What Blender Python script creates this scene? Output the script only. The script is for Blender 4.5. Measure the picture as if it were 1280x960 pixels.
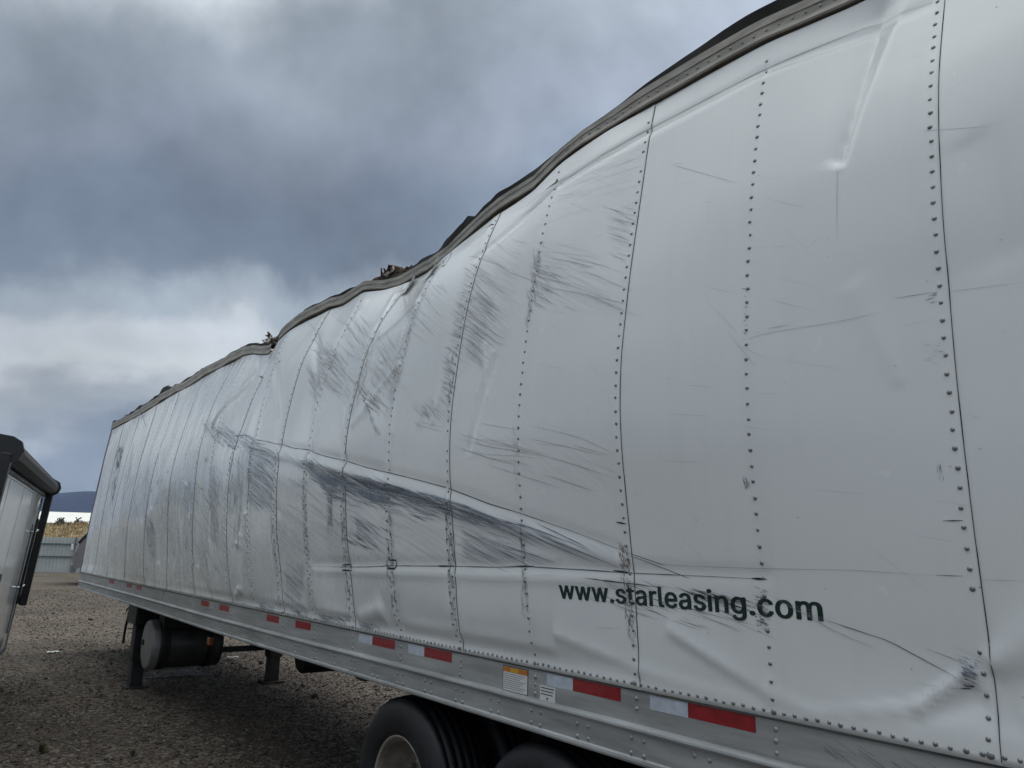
import bpy, bmesh, math, random
import numpy as np
from mathutils import Vector, Matrix
random.seed(3)
rng = np.random.RandomState(11)
for o in list(bpy.data.objects): bpy.data.objects.remove(o, do_unlink=True)
SC = bpy.context.scene
COL = SC.collection
R = math.radians

# ------------------------------------------------------------------ camera
EYE = Vector((-2.206, 0.0, 1.760))
cam = bpy.data.cameras.new('camera'); cam_o = bpy.data.objects.new('camera', cam); COL.objects.link(cam_o)
YAW, TILT, ROLL = R(36.777), R(12.751), R(1.407)
fw = Vector((math.sin(YAW)*math.cos(TILT), math.cos(YAW)*math.cos(TILT), math.sin(TILT)))
rt = Vector((math.cos(YAW), -math.sin(YAW), 0)); up = rt.cross(fw)
r2 = rt*math.cos(ROLL) + up*math.sin(ROLL); u2 = up*math.cos(ROLL) - rt*math.sin(ROLL)
m3 = Matrix((r2, u2, -fw)).transposed()
cam_o.matrix_world = Matrix.Translation(EYE) @ m3.to_4x4()
cam.sensor_fit = 'HORIZONTAL'; cam.sensor_width = 36.0; cam.lens = 945.2/1280*36
cam.clip_start = 0.05; cam.clip_end = 30000
SC.camera = cam_o

# ------------------------------------------------------------------ sky, sun, exposure
SC.view_settings.view_transform = 'Standard'; SC.view_settings.look = 'None'
SC.view_settings.exposure = 0.80; SC.view_settings.gamma = 1.0; SC.view_settings.use_curve_mapping = False
SC.render.engine = 'CYCLES'
SC.cycles.max_bounces = 6; SC.cycles.diffuse_bounces = 3; SC.cycles.glossy_bounces = 3
SUN_EL, SUN_AZ = R(50), R(65)            # azimuth clockwise from +y: beyond the trailer, veiled by cloud
world = bpy.data.worlds.new('World'); SC.world = world; world.use_nodes = True
wn, wl = world.node_tree.nodes, world.node_tree.links
for n in list(wn): wn.remove(n)
def N(t, **k):
    n = wn.new(t)
    for a, b in k.items(): setattr(n, a, b)
    return n
def wmath(op, a, b=None, c=None):
    n = N('ShaderNodeMath', operation=op)
    for i, v in enumerate((a, b, c)):
        if v is None: continue
        if isinstance(v, (int, float)): n.inputs[i].default_value = v
        else: wl.new(v, n.inputs[i])
    return n.outputs[0]
def wvec(op, a, b):
    n = N('ShaderNodeVectorMath', operation=op)
    for i, v in enumerate((a, b)):
        if v is None: continue
        if isinstance(v, (tuple, list, Vector)): n.inputs[i].default_value = tuple(v)
        else: wl.new(v, n.inputs[i])
    return n.outputs['Value'] if op == 'DOT_PRODUCT' else n.outputs[0]
wo = N('ShaderNodeOutputWorld'); bg = N('ShaderNodeBackground'); bg.inputs[1].default_value = 0.1
sky = N('ShaderNodeTexSky', sky_type='NISHITA'); sky.sun_disc = False
sky.sun_elevation = SUN_EL; sky.sun_rotation = SUN_AZ
tc = N('ShaderNodeTexCoord'); D = wvec('NORMALIZE', tc.outputs['Generated'], None)
sep = N('ShaderNodeSeparateXYZ'); wl.new(D, sep.inputs[0])
dz = wmath('MAXIMUM', sep.outputs[2], 0.0)
# cloud deck: project the view direction on a plane overhead
inv = wmath('DIVIDE', 1.0, wmath('ADD', dz, 0.22))
plane = N('ShaderNodeVectorMath', operation='SCALE'); wl.new(D, plane.inputs[0]); wl.new(inv, plane.inputs['Scale'])
def noise(vec, scale, detail=5, rough=.55, dist=0.0, off=(0, 0, 0)):
    a = wvec('ADD', vec, off)
    n = N('ShaderNodeTexNoise'); n.inputs['Scale'].default_value = scale; n.inputs['Detail'].default_value = detail
    n.inputs['Roughness'].default_value = rough; n.inputs['Distortion'].default_value = dist
    wl.new(a, n.inputs['Vector']); return n.outputs['Fac']
n1 = noise(plane.outputs[0], 1.1, 4, .5, .1, (3.3, 1.2, .4))
n2 = noise(plane.outputs[0], .45, 3, .5, 0, (8.1, 4.2, 2.0))
n3 = noise(D, 3.4, 7, .56, .2, (1.7, 5.5, 2.2))
# height in the sky, tilted so that the bright gap in the cloud climbs to the right, and warped by the noise
tilt = wvec('DOT_PRODUCT', D, (0.86, -0.50, 0))
h = wmath('SUBTRACT', sep.outputs[2], wmath('MULTIPLY', wmath('MAXIMUM', wmath('ADD', tilt, .48), 0.0), .17))
h = wmath('ADD', h, wmath('MULTIPLY', wmath('SUBTRACT', n1, .5), .20))
h = wmath('ADD', h, wmath('MULTIPLY', wmath('SUBTRACT', n3, .5), .25))
ramp = N('ShaderNodeValToRGB'); wl.new(h, ramp.inputs[0])
SKY_STOPS = [(0.0, (0.114, 0.138, 0.176)), (0.095, (0.114, 0.135, 0.171)), (0.14, (0.204, 0.225, 0.247)), (0.185, (0.333, 0.354, 0.367)), (0.222, (0.298, 0.321, 0.341)), (0.265, (0.185, 0.212, 0.238)), (0.31, (0.09, 0.112, 0.142)), (0.37, (0.085, 0.104, 0.133)), (0.44, (0.111, 0.129, 0.156)), (0.54, (0.13, 0.15, 0.172)), (0.72, (0.5, 0.535, 0.55)), (1.0, (1.06, 1.11, 1.1))]
cr = ramp.color_ramp; cr.interpolation = 'EASE'
while len(cr.elements) < len(SKY_STOPS): cr.elements.new(.5)
for e, (p, c) in zip(cr.elements, SKY_STOPS): e.position = p; e.color = (*c, 1)
mod = wmath('ADD', wmath('MULTIPLY', wmath('SUBTRACT', n2, .5), .5), 1.0)
mod = wmath('MULTIPLY', mod, wmath('ADD', 1.0, wmath('MULTIPLY', wmath('MINIMUM', wmath('MAXIMUM', wmath('ADD', tilt, .05), 0.0), .5), 2.8)))
n4 = noise(D, 7.0, 7, .55, .15, (4.2, .7, 3.1))
mod = wmath('MULTIPLY', mod, wmath('ADD', wmath('MULTIPLY', wmath('SUBTRACT', n4, .5), 1.05), 1.0))
mod = wmath('MULTIPLY', mod, wmath('ADD', wmath('MULTIPLY', wmath('SUBTRACT', n1, .5), 1.0), 1.0))
# the overcast thins toward the veiled sun
sund = Vector((math.sin(SUN_AZ)*math.cos(SUN_EL), math.cos(SUN_AZ)*math.cos(SUN_EL), math.sin(SUN_EL)))
toward = wmath('MAXIMUM', wvec('DOT_PRODUCT', D, sund), 0.0)
mod = wmath('MULTIPLY', mod, wmath('ADD', 1.0, wmath('MULTIPLY', wmath('POWER', toward, 3.0), .25)))
cl = N('ShaderNodeVectorMath', operation='SCALE'); wl.new(ramp.outputs[0], cl.inputs[0]); wl.new(wmath('MULTIPLY', mod, 10.0), cl.inputs['Scale'])
mx = N('ShaderNodeMix', data_type='RGBA'); mx.inputs[0].default_value = .95
wl.new(sky.outputs[0], mx.inputs[6]); wl.new(cl.outputs[0], mx.inputs[7])
wl.new(mx.outputs[2], bg.inputs[0]); wl.new(bg.outputs[0], wo.inputs[0])

sun = bpy.data.lights.new('sun', 'SUN'); sun.energy = 0.8; sun.angle = R(28); sun.color = (1.0, .965, .92)
sun_o = bpy.data.objects.new('sun', sun); COL.objects.link(sun_o); sun_o.location = (0, 0, 60)
sun_o.rotation_euler = (-sund).to_track_quat('-Z', 'Y').to_euler()
# ------------------------------------------------------------------ materials
def mat(name, color=(.5, .5, .5), rough=.5, metal=0.0, noise=0.0, nscale=8.0, spec=.5, bump=0.0, bscale=60.0, coat=0.0, stretch=None):
    m = bpy.data.materials.new(name); m.use_nodes = True
    nt = m.node_tree; b = nt.nodes['Principled BSDF']
    b.inputs['Base Color'].default_value = (*color, 1); b.inputs['Roughness'].default_value = rough; b.inputs['Metallic'].default_value = metal
    b.inputs['Specular IOR Level'].default_value = spec; b.inputs['Coat Weight'].default_value = coat
    tcn = nt.nodes.new('ShaderNodeTexCoord'); src = tcn.outputs['Object']
    if stretch:
        mp = nt.nodes.new('ShaderNodeMapping'); mp.inputs['Scale'].default_value = stretch; nt.links.new(src, mp.inputs[0]); src = mp.outputs[0]
    if noise:
        n = nt.nodes.new('ShaderNodeTexNoise'); n.inputs['Scale'].default_value = nscale; n.inputs['Detail'].default_value = 8; n.inputs['Roughness'].default_value = .62
        nt.links.new(src, n.inputs['Vector'])
        mr = nt.nodes.new('ShaderNodeMapRange'); mr.inputs[1].default_value = .25; mr.inputs[2].default_value = .75
        mr.inputs[3].default_value = 1 - noise; mr.inputs[4].default_value = 1 + noise
        nt.links.new(n.outputs['Fac'], mr.inputs[0])
        mul = nt.nodes.new('ShaderNodeMix'); mul.data_type = 'RGBA'; mul.blend_type = 'MULTIPLY'; mul.inputs[0].default_value = 1
        mul.inputs[6].default_value = (*color, 1); nt.links.new(mr.outputs[0], mul.inputs[7]); nt.links.new(mul.outputs[2], b.inputs['Base Color'])
        rr = nt.nodes.new('ShaderNodeMapRange'); rr.inputs[3].default_value = max(0, rough - .12); rr.inputs[4].default_value = min(1, rough + .12)
        nt.links.new(n.outputs['Fac'], rr.inputs[0]); nt.links.new(rr.outputs[0], b.inputs['Roughness'])
    if bump:
        n = nt.nodes.new('ShaderNodeTexNoise'); n.inputs['Scale'].default_value = bscale; n.inputs['Detail'].default_value = 5
        nt.links.new(src, n.inputs['Vector'])
        bp = nt.nodes.new('ShaderNodeBump'); bp.inputs['Strength'].default_value = bump; bp.inputs['Distance'].default_value = .01
        nt.links.new(n.outputs['Fac'], bp.inputs['Height']); nt.links.new(bp.outputs[0], b.inputs['Normal'])
    return m

M = {}
M['rail'] = mat('grey_rail_metal', (.385, .395, .395), .42, .35, .34, 3.0, stretch=(6, .7, 6), bump=.05)
M['top_rail'] = mat('weathered_top_rail', (.36, .34, .30), .5, .2, .5, 5.0, stretch=(3, 1, 6))
M['roof_dark'] = mat('torn_roof_metal', (.028, .025, .022), .6, .3, .6, 9.0)
M['rivet'] = mat('rivet_metal', (.29, .30, .30), .34, .75, .25, 40)
M['rail_rivet'] = mat('rail_rivet_metal', (.34, .35, .35), .36, .55, .15, 40)
M['red_tape'] = mat('red_reflective_tape', (.27, .009, .014), .42, 0, .4, 22, coat=.2)
M['dirty_tape'] = mat('grimy_reflective_tape', (.32, .34, .36), .4, .2, .25, 30)
M['white_tape'] = mat('white_reflective_tape', (.50, .56, .63), .4, 0, .25, 22, coat=.2)
M['letter'] = mat('dark_green_vinyl', (.003, .030, .022), .35, 0, .3, 30)
M['label_white'] = mat('label_paper', (.68, .69, .68), .4, 0, .06, 30)
M['label_yellow'] = mat('label_yellow_print', (.60, .32, .02), .4, 0, .1, 30)
M['label_orange'] = mat('label_orange_print', (.50, .17, .02), .4, 0, .1, 30)
M['ink'] = mat('label_ink', (.02, .022, .025), .5)
M['faint_ink'] = mat('faint_label_ink', (.28, .29, .31), .5)
M['gap_shade_and_joint'] = mat('dark_gap_shade_and_joint', (.055, .055, .053), .7, 0, .3, 20)  # dark colour painting gap shade along sheet edges; also the rail joint
M['tyre'] = mat('tyre_rubber', (.012, .013, .016), .5, 0, .45, 6, bump=.15, bscale=40)
M['rim'] = mat('dirty_steel_rim', (.24, .215, .19), .55, .3, .55, 7)
M['rim_edge'] = mat('bare_rim_edge', (.45, .43, .40), .4, .5, .3, 9)
M['chassis'] = mat('chassis_black', (.012, .012, .012), .6, .1, .5, 8)
M['leg'] = mat('landing_leg_paint', (.018, .018, .018), .55, .2, .6, 9)
M['rust'] = mat('rusty_leg_paint', (.035, .022, .016), .7, .1, .6, 9)
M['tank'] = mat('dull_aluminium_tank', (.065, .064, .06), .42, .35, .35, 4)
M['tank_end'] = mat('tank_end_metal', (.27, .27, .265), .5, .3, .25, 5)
M['amber'] = mat('amber_lens', (.45, .13, .01), .25, 0, .15, 20)
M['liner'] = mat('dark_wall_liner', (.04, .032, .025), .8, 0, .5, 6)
M['debris_brown'] = mat('torn_brown_lining', (.085, .048, .034), .8, 0, .6, 14)
M['debris_tan'] = mat('splintered_wood', (.20, .15, .105), .8, 0, .5, 14)
M['debris_white'] = mat('torn_white_sheet', (.6, .6, .58), .6, 0, .2, 12)
M['camper_white'] = mat('camper_white_gelcoat', (.82, .84, .83), .14, 0, .05, 1.3, spec=.6)
M['camper_black'] = mat('camper_black_trim', (.007, .007, .008), .42, 0, .2, 12)
M['awning'] = mat('awning_dark_fabric', (.028, .026, .026), .6, 0, .3, 14)
M['chrome'] = mat('chrome', (.6, .62, .64), .18, 1.0, .1, 9)
M['dark_glass'] = mat('dark_glass', (.008, .009, .012), .07, 0, spec=.8)
M['camper_roof'] = mat('camper_roof_membrane', (.45, .44, .42), .7, 0, .2, 3)
M['grey_trim'] = mat('grey_trim', (.20, .21, .22), .45, .2, .2, 8)
M['hose'] = mat('rubber_hose', (.008, .008, .008), .5)
M['fence_sheet'] = mat('galvanised_fence_sheet', (.43, .45, .43), .6, .1, .12, 1.2)
M['fence_post'] = mat('fence_post_steel', (.12, .14, .15), .55, .3, .2, 5)
M['barn_roof'] = mat('white_metal_roof', (.74, .72, .66), .95, 0, .06, .4)
M['barn_wall'] = mat('grey_shed_wall', (.42, .42, .41), .6, 0, .12, .3)
M['shrub'] = mat('dark_sage_leaves', (.055, .052, .034), .8, 0, .4, 2)
M['straw'] = mat('dry_straw', (.36, .275, .155), .85, 0, .3, .7)
M['stem'] = mat('woody_stem', (.07, .05, .035), .85, 0, .3, 8)
M['weed'] = mat('weed_leaves', (.11, .10, .05), .7, 0, .3, 20)
M['litter'] = mat('pale_plastic', (.62, .62, .60), .5, 0, .15, 20)
M['van_body'] = mat('dusty_pinkish_paint', (.20, .18, .175), .35, 0, .15, 2)
M['scuff_g'] = mat('grey_scuff', (.44, .44, .435), .5, 0, .3, 20)
M['scuff_b'] = mat('blue_grey_scuff', (.21, .24, .30), .5, 0, .6, 9)
M['scuff_d'] = mat('dark_scuff', (.095, .10, .105), .55, 0, .5, 20)
M['scuff_k'] = mat('black_mark', (.012, .013, .015), .6)
M['scuff_n'] = mat('brown_scuff', (.16, .12, .10), .6, 0, .4, 20)
M['scuff_w'] = mat('bare_white_scrape', (.62, .64, .65), .4, 0, .1, 20)

def wall_paint():
    m = mat('white_wall_paint', (.70, .725, .72), .27, 0, 0, spec=.55, coat=.35); nt = m.node_tree; L = nt.links; b = nt.nodes['Principled BSDF']; b.inputs['Coat Roughness'].default_value = .14
    t = nt.nodes.new('ShaderNodeTexCoord')
    def nz(scale, st, det=6, rough=.6):
        mp = nt.nodes.new('ShaderNodeMapping'); mp.inputs['Scale'].default_value = st; L.new(t.outputs['Object'], mp.inputs[0])
        n = nt.nodes.new('ShaderNodeTexNoise'); n.inputs['Scale'].default_value = scale; n.inputs['Detail'].default_value = det; n.inputs['Roughness'].default_value = rough
        L.new(mp.outputs[0], n.inputs['Vector']); return n.outputs['Fac']
    def mr(x, a, b2, c, d):
        r = nt.nodes.new('ShaderNodeMapRange'); r.inputs[1].default_value = a; r.inputs[2].default_value = b2; r.inputs[3].default_value = c; r.inputs[4].default_value = d
        L.new(x, r.inputs[0]); return r.outputs[0]
    def ma(op, a, b2):
        r = nt.nodes.new('ShaderNodeMath'); r.operation = op
        for i, v in enumerate((a, b2)):
            if isinstance(v, (int, float)): r.inputs[i].default_value = v
            else: L.new(v, r.inputs[i])
        return r.outputs[0]
    film = mr(nz(.9, (1, 1, 1), 3), .3, .75, 0, .09)                       # thin road film
    runs = mr(nz(2.2, (4, 6, .35), 4, .5), .52, .85, 0, .10)                      # rain runs
    at = nt.nodes.new('ShaderNodeAttribute'); at.attribute_name = 'grime'
    patch = mr(nz(3.0, (3, 2.2, 1.1), 8, .7), .42, .62, 0, 1)                # rubbed patches in the battered zone
    streak = mr(nz(9.0, (3, 3.2, .6), 7, .7), .45, .65, .25, 1)
    rub = ma('MULTIPLY', ma('MULTIPLY', patch, streak), at.outputs['Fac'])
    c1 = nt.nodes.new('ShaderNodeMix'); c1.data_type = 'RGBA'; c1.inputs[6].default_value = (.845, .87, .87, 1); c1.inputs[7].default_value = (.52, .54, .55, 1)
    L.new(ma('ADD', film, runs), c1.inputs[0])
    c2 = nt.nodes.new('ShaderNodeMix'); c2.data_type = 'RGBA'; c2.inputs[7].default_value = (.19, .225, .28, 1)
    L.new(c1.outputs[2], c2.inputs[6]); L.new(ma('MULTIPLY', rub, .20), c2.inputs[0])
    # smeared abrasions: fine streaks along the rubbing direction wherever the sheets were dragged
    sp = nt.nodes.new('ShaderNodeSeparateXYZ'); L.new(t.outputs['Object'], sp.inputs[0])
    def smear(attr, du, dw, col, src, lo, hi, amt):
        u = ma('ADD', ma('MULTIPLY', sp.outputs[1], du[0]), ma('MULTIPLY', sp.outputs[2], du[1])); w = ma('ADD', ma('MULTIPLY', sp.outputs[1], -du[1]), ma('MULTIPLY', sp.outputs[2], du[0]))
        cb = nt.nodes.new('ShaderNodeCombineXYZ'); L.new(ma('MULTIPLY', u, dw[0]), cb.inputs[0]); L.new(ma('MULTIPLY', w, dw[1]), cb.inputs[1])
        n = nt.nodes.new('ShaderNodeTexNoise'); n.inputs['Scale'].default_value = 1; n.inputs['Detail'].default_value = 6; n.inputs['Roughness'].default_value = .65; n.inputs['Distortion'].default_value = .15; L.new(cb.outputs[0], n.inputs['Vector'])
        a_ = nt.nodes.new('ShaderNodeAttribute'); a_.attribute_name = attr
        f_ = ma('MULTIPLY', mr(n.outputs['Fac'], lo, hi, .0, 1), ma('MULTIPLY', a_.outputs['Fac'], amt))
        m_ = nt.nodes.new('ShaderNodeMix'); m_.data_type = 'RGBA'; m_.clamp_factor = True; m_.inputs[7].default_value = (*col, 1); L.new(src, m_.inputs[6]); L.new(f_, m_.inputs[0]); return m_.outputs[2]
    o1 = smear('smear_grey', (-.84, -.54), (2.2, 62), (.46, .46, .455), c2.outputs[2], .42, .64, .56)
    o2 = smear('smear_blue', (-.94, -.34), (1.6, 52), (.105, .13, .185), o1, .38, .60, .84)
    L.new(o2, b.inputs['Base Color'])
    L.new(ma('ADD', mr(nz(5, (1, 1, 1)), .3, .7, .18, .28), ma('MULTIPLY', rub, .25)), b.inputs['Roughness'])
    bp = nt.nodes.new('ShaderNodeBump'); bp.inputs['Strength'].default_value = .05; bp.inputs['Distance'].default_value = .005
    L.new(nz(4.0, (1, 1, 1), 3, .5), bp.inputs['Height']); L.new(bp.outputs[0], b.inputs['Normal'])
    return m
M['wall'] = wall_paint()

def gravel_material(name):
    m = mat(name, (.16, .14, .12), .9); nt = m.node_tree; L = nt.links; b = nt.nodes['Principled BSDF']
    b.inputs['Specular IOR Level'].default_value = .25
    t = nt.nodes.new('ShaderNodeTexCoord')
    def vor(scale):
        v = nt.nodes.new('ShaderNodeTexVoronoi'); v.inputs['Scale'].default_value = scale; L.new(t.outputs['Object'], v.inputs['Vector']); return v
    v1, v2 = vor(30), vor(9)
    def ramp(x, st):
        r = nt.nodes.new('ShaderNodeValToRGB'); L.new(x, r.inputs[0])
        while len(r.color_ramp.elements) < len(st): r.color_ramp.elements.new(.5)
        for e, (p, c) in zip(r.color_ramp.elements, st): e.position = p; e.color = (*c, 1)
        return r.outputs[0]
    sepc = nt.nodes.new('ShaderNodeSeparateColor'); L.new(v1.outputs['Color'], sepc.inputs[0])
    stone = ramp(sepc.outputs[0], [(0, (.04, .033, .028)), (.3, (.076, .063, .05)), (.55, (.107, .09, .072)), (.8, (.142, .123, .103)), (1, (.22, .205, .18))])
    n = nt.nodes.new('ShaderNodeTexNoise'); n.inputs['Scale'].default_value = .35; n.inputs['Detail'].default_value = 7; L.new(t.outputs['Object'], n.inputs['Vector'])
    patch = ramp(n.outputs['Fac'], [(.3, (.62, .58, .54)), (.5, (1, .96, .92)), (.7, (1.25, 1.16, 1.05))])
    mu = nt.nodes.new('ShaderNodeMix'); mu.data_type = 'RGBA'; mu.blend_type = 'MULTIPLY'; mu.inputs[0].default_value = 1
    L.new(stone, mu.inputs[6]); L.new(patch, mu.inputs[7]); L.new(mu.outputs[2], b.inputs['Base Color'])
    ad = nt.nodes.new('ShaderNodeMath'); ad.operation = 'ADD'; L.new(v1.outputs['Distance'], ad.inputs[0]); L.new(v2.outputs['Distance'], ad.inputs[1])
    bp = nt.nodes.new('ShaderNodeBump'); bp.invert = True; bp.inputs['Strength'].default_value = .9; bp.inputs['Distance'].default_value = .025
    L.new(ad.outputs[0], bp.inputs['Height']); L.new(bp.outputs[0], b.inputs['Normal'])
    return m
M['ground'] = gravel_material('gravel_yard')
def stone_material():
    m = mat('loose_stones', (.2, .18, .16), .85); nt = m.node_tree; b = nt.nodes['Principled BSDF']; b.inputs['Specular IOR Level'].default_value = .3
    a = nt.nodes.new('ShaderNodeAttribute'); a.attribute_name = 'tone'
    r = nt.nodes.new('ShaderNodeValToRGB'); nt.links.new(a.outputs['Fac'], r.inputs[0])
    st = [(0, (.032, .027, .023)), (.25, (.067, .055, .045)), (.5, (.096, .08, .065)), (.72, (.12, .094, .076)), (.88, (.16, .142, .123)), (1, (.265, .25, .225))]
    while len(r.color_ramp.elements) < len(st): r.color_ramp.elements.new(.5)
    for e, (p, c) in zip(r.color_ramp.elements, st): e.position = p; e.color = (*c, 1)
    nt.links.new(r.outputs[0], b.inputs['Base Color']); return m
M['stone'] = stone_material()
def ramp_noise_material(name, stops, scale, rough=.9, stretch=(1, 1, 1), bump=0, bscale=1.0, bdist=1.0):
    m = mat(name, (.2, .2, .2), rough); nt = m.node_tree; L = nt.links; b = nt.nodes['Principled BSDF']; b.inputs['Specular IOR Level'].default_value = .1
    t = nt.nodes.new('ShaderNodeTexCoord'); mp = nt.nodes.new('ShaderNodeMapping'); mp.inputs['Scale'].default_value = stretch; L.new(t.outputs['Object'], mp.inputs[0])
    n = nt.nodes.new('ShaderNodeTexNoise'); n.inputs['Scale'].default_value = scale; n.inputs['Detail'].default_value = 9; n.inputs['Roughness'].default_value = .62; L.new(mp.outputs[0], n.inputs['Vector'])
    r = nt.nodes.new('ShaderNodeValToRGB'); L.new(n.outputs['Fac'], r.inputs[0])
    while len(r.color_ramp.elements) < len(stops): r.color_ramp.elements.new(.5)
    for e, (p, c) in zip(r.color_ramp.elements, stops): e.position = p; e.color = (*c, 1)
    L.new(r.outputs[0], b.inputs['Base Color'])
    return m
M['bank'] = ramp_noise_material('dry_grass_bank', [(.3, (.19, .135, .08)), (.5, (.32, .245, .14)), (.7, (.42, .335, .20))], .6)
M['mountain'] = ramp_noise_material('dark_forested_mountain', [(.3, (.014, .021, .042)), (.55, (.022, .031, .058)), (.75, (.042, .052, .082))], .0012)

# ------------------------------------------------------------------ mesh helpers
class MB:
    def __init__(s): s.v = []; s.f = []; s.sm = []
    def add(s, v, f, smooth=False):
        o = len(s.v); s.v.extend([tuple(map(float, p)) for p in v]); s.f.extend([tuple(int(i) + o for i in q) for q in f]); s.sm.extend([smooth] * len(f)); return s
    def box(s, a, b, bev=0.0):
        (x0, y0, z0), (x1, y1, z1) = a, b
        if bev <= 0:
            v = [(x, y, z) for x in (x0, x1) for y in (y0, y1) for z in (z0, z1)]
            return s.add(v, [(0, 1, 3, 2), (4, 6, 7, 5), (0, 4, 5, 1), (2, 3, 7, 6), (0, 2, 6, 4), (1, 5, 7, 3)])
        bm = bmesh.new(); bmesh.ops.create_cube(bm, size=1)
        for q in bm.verts: q.co = Vector(((x0+x1)/2 + q.co.x*(x1-x0), (y0+y1)/2 + q.co.y*(y1-y0), (z0+z1)/2 + q.co.z*(z1-z0)))
        bmesh.ops.bevel(bm, geom=bm.edges[:], offset=bev, segments=2, affect='EDGES', profile=.5)
        bm.verts.index_update(); s.add([q.co for q in bm.verts], [[q.index for q in f.verts] for f in bm.faces]); bm.free(); return s
    def tube(s, pts, r, n=10, cap=True, smooth=True):
        pts = [Vector(p) for p in pts]; rs = r if isinstance(r, (list, tuple)) else [r] * len(pts)
        V = []; F = []; prev = None
        for i, p in enumerate(pts):
            t = (pts[min(i+1, len(pts)-1)] - pts[max(i-1, 0)]).normalized()
            if prev is None:
                a = t.orthogonal().normalized()
            else:
                a = (prev - t * prev.dot(t)).normalized()
            prev = a; b = t.cross(a)
            for k in range(n):
                w = 2*math.pi*k/n; V.append(p + (a*math.cos(w) + b*math.sin(w)) * rs[i])
        for i in range(len(pts)-1):
            for k in range(n): F.append((i*n+k, i*n+(k+1) % n, (i+1)*n+(k+1) % n, (i+1)*n+k))
        s.add(V, F, smooth)
        if cap:
            s.add(V[:n], [tuple(range(n))[::-1]]); s.add(V[-n:], [tuple(range(n))])
        return s
    def lathe(s, prof, n=40, axis='x', center=(0, 0, 0), smooth=True):
        """prof: list of (offset along the axis, radius)"""
        V = []; F = []; c = Vector(center)
        for (a, r) in prof:
            for k in range(n):
                w = 2*math.pi*k/n; q = (a, r*math.cos(w), r*math.sin(w))
                V.append(c + Vector(q if axis == 'x' else (q[1], q[0], q[2]) if axis == 'y' else (q[1], q[2], q[0])))
        for i in range(len(prof)-1):
            for k in range(n): F.append((i*n+k, i*n+(k+1) % n, (i+1)*n+(k+1) % n, (i+1)*n+k))
        return s.add(V, F, smooth)
    def grid(s, P, smooth=True, flip=False):
        a, b = P.shape[:2]; idx = np.arange(a*b).reshape(a, b)
        q = np.stack([idx[:-1, :-1], idx[1:, :-1], idx[1:, 1:], idx[:-1, 1:]], -1).reshape(-1, 4)
        if flip: q = q[:, ::-1]
        return s.add(P.reshape(-1, 3).tolist(), q.tolist(), smooth)
    def build(s, name, m, parent=None, kind=None, label=None):
        me = bpy.data.meshes.new(name); me.from_pydata(s.v, [], s.f); me.polygons.foreach_set('use_smooth', s.sm); me.update()
        if m: me.materials.append(M[m] if isinstance(m, str) else m)
        return link(name, me, parent, kind, label)
def link(name, me, parent=None, kind=None, label=None):
    o = bpy.data.objects.new(name, me); COL.objects.link(o)
    if parent is not None: o.parent = parent
    if kind: o['kind'] = kind
    if label: o['label'] = label
    return o
def tag(o, label, cat, group=None):
    o['label'] = label; o['category'] = cat
    if group: o['group'] = group
    return o
def empty(name, loc=(0, 0, 0), rz=0.0, parent=None):
    o = bpy.data.objects.new(name, None); COL.objects.link(o); o.location = loc; o.rotation_euler = (0, 0, rz)
    if parent is not None: o.parent = parent
    return o
def np_mesh(name, V, F, m, smooth=True, parent=None, kind=None, attr=None):
    """F is an (n, k) array: all faces of one size."""
    V = np.asarray(V, np.float32); F = np.asarray(F, np.int32); k = F.shape[1]
    me = bpy.data.meshes.new(name); me.vertices.add(len(V)); me.vertices.foreach_set('co', V.ravel())
    me.loops.add(F.size); me.loops.foreach_set('vertex_index', F.ravel())
    me.polygons.add(len(F)); me.polygons.foreach_set('loop_start', np.arange(0, F.size, k, dtype=np.int32))
    me.polygons.foreach_set('use_smooth', np.full(len(F), smooth, bool))
    if attr is not None:
        a = me.attributes.new(attr[0], 'FLOAT', 'POINT'); a.data.foreach_set('value', np.asarray(attr[1], np.float32))
    me.update(); me.validate(); me.materials.append(M[m]); return link(name, me, parent, kind)
def copy_tree(o, parent=None):
    c = o.copy(); COL.objects.link(c); c.parent = parent
    for ch in list(o.children): copy_tree(ch, c)
    return c
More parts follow.
